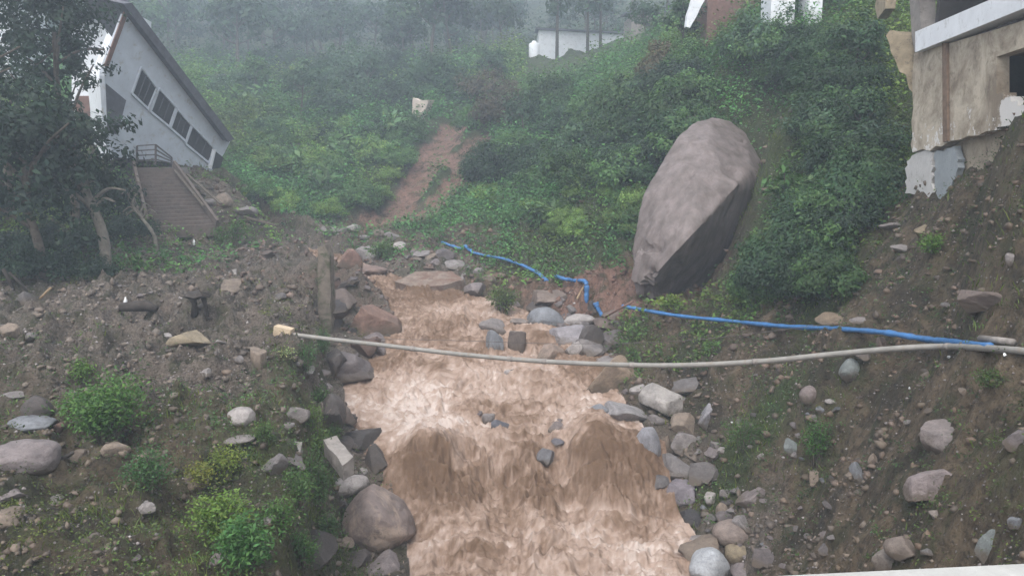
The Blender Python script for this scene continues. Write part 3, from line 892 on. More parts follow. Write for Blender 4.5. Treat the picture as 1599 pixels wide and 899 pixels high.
ROCKSIDE = [P(1178, 215, 25.0), P(1196, 270, 23.6), P(1190, 330, 23.2), P(1140, 400, 22.8), P(1080, 460, 22.2)]
undergrowth("undergrowth", 60000, 14, (-.62, .75), (17, 80), 1.5, .080, 5, (.082, .168, .050), .25, extra=lambda x, y: (1 - 1.0 * ((x > 1) & (x < 15) & (y > 58))) * smooth(.5, 1.0, seg_dist(x, y, ROCKSIDE)))
undergrowth("weeds", 26000, 12, (-.62, .75), (5.5, 21), .75, .042, 7, (.062, .098, .032), .08, power=.75)
def grass(name, n, ur, yr, seed, hgt, base, thr):
    rng = np.random.RandomState(seed)
    u = ur[0] + (ur[1] - ur[0]) * rng.rand(n); v = np.log(yr[0] + 8) + (np.log(yr[1] + 8) - np.log(yr[0] + 8)) * rng.rand(n)
    y = np.exp(v) - 8; x = u * (y + 8)
    veg = zones(x, y)[:, 0]; pt = fbm2(x * .9, y * .9, 3, 404)
    L, Rr, zw = river(y)
    k = (rng.rand(n) < smooth(thr, .95, veg * .75 + pt * .55)) & (np.maximum(L - x, x - Rr) > .3) & (slide_mask(x, y) < .3)
    x, y, pt = x[k], y[k], pt[k]; m = len(x)
    b0 = np.stack([x, y, ground_at(x, y) - .02], -1)
    sc = np.clip(.6 + y / 30, .7, 2)
    ln = hgt * sc * (.4 + rng.rand(m)) * (.5 + pt)
    a = rng.rand(m) * 6.28; wd = .0065 * sc * (.6 + rng.rand(m))
    s = np.stack([np.cos(a), np.sin(a), np.zeros(m)], -1) * wd[:, None]
    tip = b0 + np.stack([rng.normal(size=m) * .45, rng.normal(size=m) * .45 - .1, np.ones(m)], -1) * ln[:, None]
    mid = b0 * .5 + tip * .5 + np.array([0, 0, 1]) * ln[:, None] * .12
    V = np.stack([b0 - s, b0 + s, mid + s * .8, tip, mid - s * .8], 1).reshape(-1, 3)
    F = np.arange(5 * m).reshape(m, 5)
    col = np.array(base)[None] * leaf_tint(rng, m, .45) * (.5 + pt[:, None])
    C = np.ones((m, 4)); C[:, :3] = col
    put(name, mesh_np(name, V, F, M_LEAF, {'leafcol': np.repeat(C, 5, 0)}), kind='stuff')


grass("grass", 260000, (-.6, .65), (6, 40), 17, .10, (.080, .125, .036), .5)
undergrowth("forest_undergrowth", 9000, 14, (-.85, .9), (75, 225), 1.6, .11, 9, (.045, .075, .042), .3)


# ------------------------------------------------------------------ hillside shrubs and trees
def shrub_mesh(seed, radii, nclump, per, leaf, cr, **kw):
    return foliage_mesh("shrub_foliage", [crown_np(np.random.RandomState(seed), radii, nclump, per, leaf, cr, **kw)])


SH = [shrub_mesh(100 + i, (1, 1, .85), 44, 105, .092, .33, flat_bottom=.1) for i in range(5)]
G_DARK = (.030, .076, .036)
G_MID = (.058, .132, .050)
G_LIGHT = (.108, .205, .060)
G_BLUE = (.042, .090, .056)
G_BROWN = (.085, .082, .055)


def shrubs(label, group, n, pxr, pyr, size, cols, seed, poly=None, sink=.25, zs=(.8, 1.3)):
    rng = random.Random(seed); k = 0; tries = 0
    while k < n and tries < n * 30:
        tries += 1
        px, py = rng.uniform(*pxr), rng.uniform(*pyr)
        if poly and not poly(px, py): continue
        if 800 < px < 1000 and py < 125: continue
        h = hit(px, py)
        if h.y > 90 or zones(h.x, h.y)[0, 0] < .45 or slide_mask(np.array([h.x]), np.array([h.y]))[0] > .15: continue
        if seg_dist(np.array([h.x]), np.array([h.y]), ROCKSIDE)[0] < 1.35: continue
        s = rng.uniform(*size) * (.6 + h.y / 60)
        o = put("shrub", SH[rng.randrange(5)], None, label, "shrub", group, color=tuple(c * kk for c, kk in zip(rng.choice(cols), [rng.uniform(.55, 1.45)] * 3)))
        o.location = (h.x, h.y, float(ground_at(h.x, h.y)[0]) + s * sink)
        o.scale = (s, s, s * rng.uniform(*zs))
        o.rotation_euler = (rng.uniform(-.2, .2), rng.uniform(-.2, .2), rng.uniform(0, 6.28))
        k += 1


def right_of(px, py, pts):
    """pixel row lookup of a boundary"""
    return px > np.interp(py, [p[1] for p in pts], [p[0] for p in pts])


BLD = [(1130, -80), (1130, 80), (1235, 150), (1275, 220), (1275, 300), (1250, 400), (1170, 480)]
shrubs("tall dark green bush on the steep slope between the leaning boulder and the ruined wall", "bushes between the boulder and the ruin", 78, (1120, 1400), (88, 470), (.7, 1.25), [G_DARK, G_DARK, G_MID, G_MID, G_BLUE], 1,
       lambda a, b: right_of(a, b, BLD) and a < np.interp(b, [0, 300, 480], [1330, 1360, 1290]))
shrubs("blue-green bush on the hazy slope below the long white house", "bushes on the slope below the long white house", 60, (720, 1090), (85, 300), (.8, 1.5), [G_BLUE, G_DARK, G_MID, G_BLUE, G_MID, G_DARK, G_BROWN], 2,
       lambda a, b: a - 720 > (b - 250) * .5 and b > 110 - (a - 720) * .08 and not (780 < a < 1010 and b < 155))
shrubs("low bright green bush on the grassy slope just left of the leaning boulder", "bushes left of the leaning boulder", 34, (740, 1000), (270, 415), (.35, .7), [G_LIGHT, G_MID, G_LIGHT], 3,
       lambda a, b: b < 330 + (a - 740) * .35)
shrubs("leafy green bush on the slope between the tilted house and the red landslip", "bushes between the tilted house and the landslip", 44, (355, 650), (175, 340), (.5, 1.0), [G_MID, G_LIGHT, G_MID, G_DARK], 4)
shrubs("dark bush at the foot of the forested hill behind the tilted house", "bushes at the foot of the far hill", 26, (310, 700), (115, 190), (.9, 1.7), [G_BLUE, G_DARK], 6)


def tree_proto(name, seed, H, radii, nclump, per, leaf, cr, trunk_r, lean=.1, crown_z=.62, **kw):
    rng = np.random.RandomState(seed)
    lx, ly = (rng.rand(2) - .5) * 2 * lean * H
    zc = H * crown_z
    tr = [(0, 0, -.4), (lx * .2, ly * .2, zc * .35), (lx * .6, ly * .6, zc * .7), (lx, ly, zc * 1.1)]
    tubes = [(spline(tr, 4), list(np.linspace(trunk_r, trunk_r * .35, 13)), 7)]
    for k in range(6):
        a = rng.rand() * 6.28; q = .5 + .45 * rng.rand()
        s = Vector((lx * q, ly * q, zc * q))
        e = s + Vector((math.cos(a) * radii[0] * .75, math.sin(a) * radii[1] * .75, radii[2] * (.2 + .6 * rng.rand())))
        tubes.append((spline([s, (s + e) / 2 + Vector((0, 0, -.06 * H * (rng.rand() - .3))), e], 4), list(np.linspace(trunk_r * .4, trunk_r * .1, 9)), 5))
    V, F, C = crown_np(rng, radii, nclump, per, leaf, cr, **kw)
    V = V + np.array([lx, ly, zc])
    return tube_join("trunk", tubes, M_BARK), foliage_mesh("crown", [(V, F, C)])


FT = [tree_proto("t", 200 + i, 7.0, (2.3 + .4 * (i % 2), 2.3, 2.5), 34, 34, .42, .85, .16, flat_bottom=.5) for i in range(4)]
CONE = []
for i in range(2):
    rng = np.random.RandomState(240 + i)
    zz = .36 + .64 * rng.rand(900) ** .8; ang = rng.rand(900) * 6.28; rr = (1.1 - zz) * 1.35 * (.5 + .6 * rng.rand(900)) + .15
    cen = np.stack([np.cos(ang) * rr, np.sin(ang) * rr, zz * 10], -1)
    nor = np.stack([np.cos(ang), np.sin(ang), np.full(900, .6)], -1) + rng.normal(size=(900, 3)) * .4
    CONE.append((tube_join("trunk", [([(0, 0, -.5), (0.05, 0, 5), (0, .05, 9.6)], [.17, .1, .03], 7)], M_BARK),
                 foliage_mesh("crown", [leaves_np(cen, nor, .55 * (.5 + rng.rand(900)), rng, leaf_tint(rng, 900), .35, .3)])))


def tree(name, proto, loc, s, rz, color, label, group=None, cat="tree"):
    t = empty(name, loc, label, cat, group)
    t.scale = (s, s, s) if np.isscalar(s) else s
    t.rotation_euler = (0, 0, rz)
    put("trunk", proto[0], t); put("crown", proto[1], t, color=color)
    return t


rng = random.Random(77)
k = 0
while k < 190:
    px, py = rng.uniform(-60, 1150), rng.uniform(-20, 150)
    u = (px - 799.5) / FPX
    y = math.exp(rng.uniform(math.log(72), math.log(190)))
    xx = u * y * 1.02
    if 790 < px < 1010 and y < 92: continue
    s = rng.uniform(.7, 1.35)
    tree("hillside_tree", FT[rng.randrange(4)], (xx, y, float(ground_at(xx, y)[0])), (s, s, s * rng.uniform(.85, 1.2)), rng.uniform(0, 6.28), rng.choice([G_BLUE, G_DARK, G_MID, (.035, .07, .04)]),
         "broad dark tree in the misty forest covering the far hill", "trees of the forest on the far hill")
    k += 1
for px, y, s in ((870, 68.5, 1.0), (918, 70, .95), (938, 71, .9), (1105, 60, .7)):
    q = P(px, 60, y)
    tree("conifer", CONE[k % 2], (q.x, q.y, float(ground_at(q.x, q.y)[0]) - .2), (s, s, s * 1.1), k, G_BLUE,
         {870: "tall thin dark conifer standing left before the long white house", 918: "thin dark conifer standing before the middle of the long white house", 938: "thin dark conifer before the shaded right end of the long white house", 1105: "slim conifer beside the pale leaning slab high on the slope"}[px])
    k += 1
# mid-distance trees on the slopes
for px, py, s, c, lab in ((580, 165, .62, G_BLUE, "round dark tree left of the pale ruined hut"), (470, 185, .6, G_BLUE, "dark tree standing behind the bright bushes right of the tilted house"),
                          (395, 165, .55, G_MID, "lighter green tree close behind the right end of the tilted house"), (690, 165, .55, G_DARK, "brownish dark tree overhanging the top of the red landslip"),
                          (760, 150, .6, G_BLUE, "dark tree on the slope right of the landslip top"), (1010, 75, .5, G_BLUE, "dark tree right of the long white house"),
                          (1065, 90, .42, G_DARK, "dark bushy tree below the pale leaning slab"), (820, 222, .42, G_BLUE, "dark tree halfway up the slope below the white water tank"),
                          (1245, 150, .32, G_DARK, "dark leafy tree below the white porch on the upper slope"), (1335, 130, .34, G_DARK, "dark leafy tree beside the broken concrete post of the ruin"),
                          (1350, 240, .26, G_DARK, "dark leafy tree standing just left of the ruined wall")):
    h = hit(px, py)
    tree("slope_tree", FT[k % 4], (h.x, h.y, float(ground_at(h.x, h.y)[0]) - .3), s, k, c, lab); k += 1

# dark trees on the left bank
def dark_tree(px, Y, H, rx, rz_, lean_to, n, seed, label, base_py=None, bark=None, tr=.15):
    rng = np.random.RandomState(seed)
    b = P(px, base_py or 400, Y); b.z = float(ground_at(b.x, b.y)[0])
    t = empty("tree", b, label, "tree")
    lx, ly = lean_to
    top = Vector((lx, ly, H * .62))
    trk = spline([(0, 0, -.3), (lx * .15 + .1, ly * .2, H * .2), (lx * .5 - .1, ly * .6, H * .42), top], 6)
    tubes = [(trk, list(np.linspace(tr, tr * .4, len(trk))), 9)]
    for k in range(9):
        a = rng.rand() * 6.28; q = trk[int(len(trk) * (.45 + .5 * rng.rand()))]
        e = q + Vector((math.cos(a) * rx * .8, math.sin(a) * rx * .8, rz_ * (.1 + .6 * rng.rand())))
        tubes.append((spline([q, (q + e) / 2 + Vector((0, 0, .2)), e], 5), list(np.linspace(tr * .4, .02, 11)), 6))
    put("trunk", tube_join("trunk", tubes, bark or M_PALEBARK), t)
    V, F, C = crown_np(rng, (rx, rx, rz_), n, 46, .17, .52, shell=.35, flat_bottom=.75, up=.45)
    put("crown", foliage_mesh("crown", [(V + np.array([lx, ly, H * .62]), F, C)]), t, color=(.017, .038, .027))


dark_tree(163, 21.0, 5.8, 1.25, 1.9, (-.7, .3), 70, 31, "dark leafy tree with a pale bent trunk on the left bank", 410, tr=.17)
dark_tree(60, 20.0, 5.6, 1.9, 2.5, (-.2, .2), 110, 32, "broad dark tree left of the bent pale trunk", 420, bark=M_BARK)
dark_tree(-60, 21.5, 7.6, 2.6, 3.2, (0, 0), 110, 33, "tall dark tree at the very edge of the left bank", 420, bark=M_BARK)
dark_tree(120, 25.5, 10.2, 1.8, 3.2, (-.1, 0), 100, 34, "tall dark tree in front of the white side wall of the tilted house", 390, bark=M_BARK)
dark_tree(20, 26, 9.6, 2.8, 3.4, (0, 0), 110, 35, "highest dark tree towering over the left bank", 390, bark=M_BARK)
dark_tree(243, 23.5, 3.2, .55, .5, (-1.0, .4), 8, 36, "thin leaning sapling with a pale stem below the concrete stairs", 392, tr=.07)
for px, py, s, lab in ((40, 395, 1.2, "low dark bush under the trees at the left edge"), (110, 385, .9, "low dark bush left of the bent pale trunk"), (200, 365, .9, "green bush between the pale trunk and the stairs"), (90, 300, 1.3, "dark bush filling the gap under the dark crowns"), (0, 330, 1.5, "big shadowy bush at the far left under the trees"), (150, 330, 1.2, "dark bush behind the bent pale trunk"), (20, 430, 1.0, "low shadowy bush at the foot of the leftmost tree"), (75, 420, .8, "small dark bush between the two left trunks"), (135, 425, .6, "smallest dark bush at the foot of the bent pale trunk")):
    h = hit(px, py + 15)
    o = put("bush", SH[int(px) % 5], None, lab, "bush", color=(.016, .038, .024)); o.location = h + Vector((0, .3, .3 * s)); o.scale = (s, s, s * .9)  # low bushes, more added with near-black leaves to deepen shade under the trees
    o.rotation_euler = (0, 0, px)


# ------------------------------------------------------------------ near plants
def fern_plant(name, px, py, w, h, color, label, seed, nst=14, cat="plant", leaf=.07, dens=46, droop=.35, lift=0.0):
    leaf, dens = (leaf * .72, int(dens * 1.9)) if leaf < .09 else (leaf, dens)
    """a bushy weed: arching stems with small leaves along them"""
    rng = np.random.RandomState(seed)
    b = hit(px, py)
    dist = b.y / cp
    W = w * dist / FPX / 2; H = h * dist / FPX * 1.02
    t = empty(name, b, label, cat)
    tubes, cen, nor = [], [], []
    for k in range(nst):
        a = rng.rand() * 6.28; q = rng.rand() ** .5
        e = np.array([math.cos(a) * W * q, math.sin(a) * W * q * .8, H * (1 - .5 * q * q) * (.65 + .4 * rng.rand())])
        m = e * .5 + np.array([0, 0, H * .18])
        pts = spline([(e[0] * .25, e[1] * .25, -.03), m, e], 6)
        tubes.append((pts, list(np.linspace(.012, .004, len(pts))), 4))
        P_ = np.array([list(p) for p in pts])
        i = rng.randint(3, len(P_), dens)
        c = P_[i] + rng.normal(size=(dens, 3)) * np.array([1, 1, .8]) * (.05 + .10 * W)
        cen.append(c); nor.append(rng.normal(size=(dens, 3)) * .55 + np.array([0, -.2, .8]) + np.array([e[0], e[1], 0]) * droop)
    cen = np.vstack(cen); nor = np.vstack(nor)
    cen[:, 2] = np.maximum(cen[:, 2], .01)
    put("stems", tube_join("stems", tubes, M_BARK), t)
    put("foliage", foliage_mesh("foliage", [leaves_np(cen, nor, leaf * (.6 + .8 * rng.rand(len(cen))), rng, leaf_tint(rng, len(cen), .45), .42, .25)]), t, color=color)


fern_plant("weed_plant", 165, 690, 135, 125, (.062, .150, .042), "large bright green feathery weed on the left slope", 1, 34, leaf=.085, dens=70)
fern_plant("weed_plant", 130, 600, 35, 40, (.085, .18, .045), "small bright green sprig on top of the large feathery weed", 2, 8)
fern_plant("weed_plant", 235, 768, 80, 78, (.045, .115, .045), "dark green forked weed below the large feathery one", 3, 16, leaf=.06)
fern_plant("weed_plant", 355, 745, 62, 58, (.13, .20, .045), "small yellow-green weed beside the broken concrete slab", 4, 12, leaf=.06)
fern_plant("weed_plant", 310, 765, 42, 40, (.15, .19, .05), "yellowish low weed left of the broken concrete slab", 14, 9, leaf=.055)
fern_plant("weed_plant", 350, 850, 110, 95, (.10, .19, .045), "wide yellow-green feathery weed low on the left slope", 5, 26, leaf=.07, dens=55)
fern_plant("weed_plant", 385, 895, 90, 85, (.055, .150, .050), "fresh green plant with long blades at the bottom edge", 6, 26, leaf=.085)
fern_plant("weed_plant", 440, 838, 50, 65, (.06, .14, .04), "leafy green sprig on the edge of the left bank", 7, 12, leaf=.06)
fern_plant("weed_plant", 470, 890, 60, 60, (.05, .12, .04), "dark green tuft hanging at the foot of the left bank", 8, 12, leaf=.06)
fern_plant("weed_plant", 478, 590, 40, 60, (.055, .14, .055), "green weed hanging just under the left end of the pipe", 9, 12, leaf=.05)
fern_plant("weed_plant", 447, 562, 32, 18, (.22, .30, .16), "pale grey-green sprig under the left end of the pipe", 10, 7, leaf=.07, dens=20)
fern_plant("weed_plant", 490, 680, 34, 60, (.08, .15, .04), "yellow-green creeper hanging on the left bank", 11, 10, leaf=.05)
fern_plant("weed_plant", 485, 760, 42, 70, (.05, .11, .035), "dark creeper hanging low on the left bank", 12, 12, leaf=.05)
fern_plant("weed_plant", 415, 700, 40, 36, (.06, .12, .04), "small green weed above the broken concrete slab", 13, 9, leaf=.05)
fern_plant("weed_plant", 1275, 728, 62, 80, (.045, .13, .03), "green weed on the right bank under the teal stone", 15, 16, leaf=.06)
fern_plant("weed_plant", 1160, 705, 70, 60, (.05, .115, .035), "low green plants on the right bank beside the wet flat stones", 16, 18, leaf=.05)
fern_plant("weed_plant", 1545, 612, 45, 24, (.05, .10, .03), "small green weed high on the right slope below the pipe", 17, 8, leaf=.045)
fern_plant("weed_plant", 1455, 395, 40, 28, (.08, .18, .04), "small bright green plant below the broken white wall fragment", 18, 9, leaf=.07)
fern_plant("weed_plant", 1046, 483, 38, 22, (.13, .22, .05), "yellow-green sprig at the foot of the leaning boulder", 19, 9, leaf=.10)
fern_plant("weed_plant", 212, 432, 34, 34, (.055, .13, .05), "little palm-like plant beside the bent pale trunk", 20, 9, leaf=.16, dens=12)
fern_plant("weed_plant", 365, 385, 60, 50, (.05, .12, .035), "green bush at the foot of the concrete stairs", 21, 16, leaf=.10)
fern_plant("weed_plant", 595, 402, 60, 28, (.07, .14, .05), "green grassy tuft among the far river stones", 22, 14, leaf=.12)
fern_plant("weed_plant", 785, 490, 50, 48, (.075, .12, .045), "dull green bush on the washed-out bank above the round grey boulder", 23, 18, leaf=.10)
fern_plant("weed_plant", 1320, 360, 45, 75, (.085, .21, .045), "brightest lime-green bush on the slope right of the leaning boulder", 24, 16, leaf=.14)
fern_plant("weed_plant", 1225, 325, 60, 70, (.06, .14, .05), "large-leaved plant right beside the leaning boulder", 25, 14, leaf=.24, dens=20)


for k, (px, py, w_, h_, c, lab) in enumerate(((500, 640, 30, 40, (.06, .13, .04), "small creeper on top of the bank edge below the pipe"), (505, 560, 26, 46, (.05, .12, .05), "dark creeper on the bank edge just below the pipe"), (498, 720, 34, 60, (.075, .14, .04), "yellow-green creeper beside the broken concrete slab"), (500, 800, 40, 90, (.05, .11, .04), "thick dark creeper draped over the bank edge"), (470, 800, 50, 60, (.06, .13, .045), "leafy creeper left of the thick dark one"),
                                       (515, 860, 36, 70, (.045, .10, .04), "dark creeper reaching down near the bottom edge"), (505, 470, 24, 50, (.055, .09, .04), "dull creeper clinging to the mossy concrete post"), (520, 700, 26, 40, (.06, .12, .04), "small creeper hanging beside the fallen beam"))):
    fern_plant("creeper", px, py, w_, h_, c, lab, 60 + k, 14, leaf=.055, dens=50)


# big-leaved plants on the misty slope
for px, py, s, lab in ((845, 335, .9, "pale broad-leaved plant on the grassy slope above the middle of the far hose"), (1290, 300, 1.0, "pale big-leaved plant among the bushes right of the leaning boulder"), (1215, 425, .9, "pale broad-leaved plant low under the bushes right of the boulder"), (620, 205, 1.2, "pale big-leaved plant below the small ruined hut"), (450, 250, 1.1, "pale big-leaved plant in the middle of the slope right of the tilted house"), (905, 262, 1.1, "pale large-leaved plant on the slope above the blue hose"), (560, 235, 1.3, "pale large-leaved plant on the slope left of the landslip"), (505, 285, 1.0, "pale broad-leaved plant low on the slope right of the tilted house"), (380, 165, 1.2, "pale banana-like plant right behind the tilted house")):
    fern_plant("broad_leaf_plant", px, py + 18, 60 * s, 42 * s, (.10, .20, .10), lab, int(px), 12, leaf=.55, dens=9)


# ------------------------------------------------------------------ rocks
def rock_mesh(seed, sub=4, planes=14, noise=.06, squash=(1, 1, 1), blend=.82):
    rng = np.random.RandomState(seed)
    bm = bmesh.new(); bmesh.ops.create_icosphere(bm, subdivisions=sub, radius=1)
    V = np.array([v.co[:] for v in bm.verts])
    F = np.array([[v.index for v in f.verts] for f in bm.faces]); bm.free()
    d = V / np.linalg.norm(V, axis=1)[:, None]
    nn = rng.normal(size=(planes, 3)); nn /= np.linalg.norm(nn, axis=1)[:, None]
    off = .50 + .48 * rng.rand(planes)
    dots = d @ nn.T
    with np.errstate(divide='ignore'):
        t = np.where(dots > .05, off / np.maximum(dots, .05), 9)
    k = 14.0 if planes > 20 else 34.0
    rad = (np.minimum(t, 1.45) ** -k).sum(1) ** (-1 / k) * 1.1
    rad = blend * rad + (1 - blend)
    rad *= 1 + (fbm3(d * 1.7 + seed, 3, seed) - .5) * noise * 3 + (fbm3(d * 6 + seed, 3, seed + 5) - .5) * noise
    V = d * rad[:, None]
    V = V / np.abs(V).max(0) * np.array(squash)
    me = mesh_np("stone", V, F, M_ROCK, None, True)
    try:
        me.set_sharp_from_angle(angle=R(24))
    except Exception:
        pass
    return me


GREY = (.215, .195, .187); PURP = (.195, .168, .165); BLUEG = (.19, .20, .215); TAN = (.225, .18, .14); PALE = (.34, .315, .30); DARKR = (.08, .068, .062); REDR = (.20, .125, .095); TEAL = (.165, .185, .18); YEL = (.26, .215, .145)


def rock(px, py, w, h, col, label, seed, name="boulder", planes=14, depth=1.0, rot=0.0, sub=4, noise=.06, Y=None, blend=.82, sink=.0):
    """boulder seen at pixel centre (px, py), w by h pixels, resting on what is under it"""
    b = hit(px, py + h * .38) if Y is None else P(px, py + h * .38, Y)
    dist = b.y * cp + (CAMZ - b.z) * sp_
    Wd = w * dist / FPX / 2 * 1.1; Hh = h * dist / FPX / 2 * 1.15
    me = rock_mesh(seed, sub, planes, noise, (1, 1, 1), blend)
    if 'mottled round boulder' in label: me.materials.clear(); me.materials.append(M_MOTTLE)
    o = put(name, me, None, label, "boulder" if w > 45 else "stone", color=col)
    c = P(px, py, b.y + Wd * .35 * depth)
    o.location = c
    o.location.z -= sink + Hh * .26
    o.scale = (Wd, Wd * depth, Hh)
    o.rotation_euler = (R(rot), R(rot), 0)
    return o


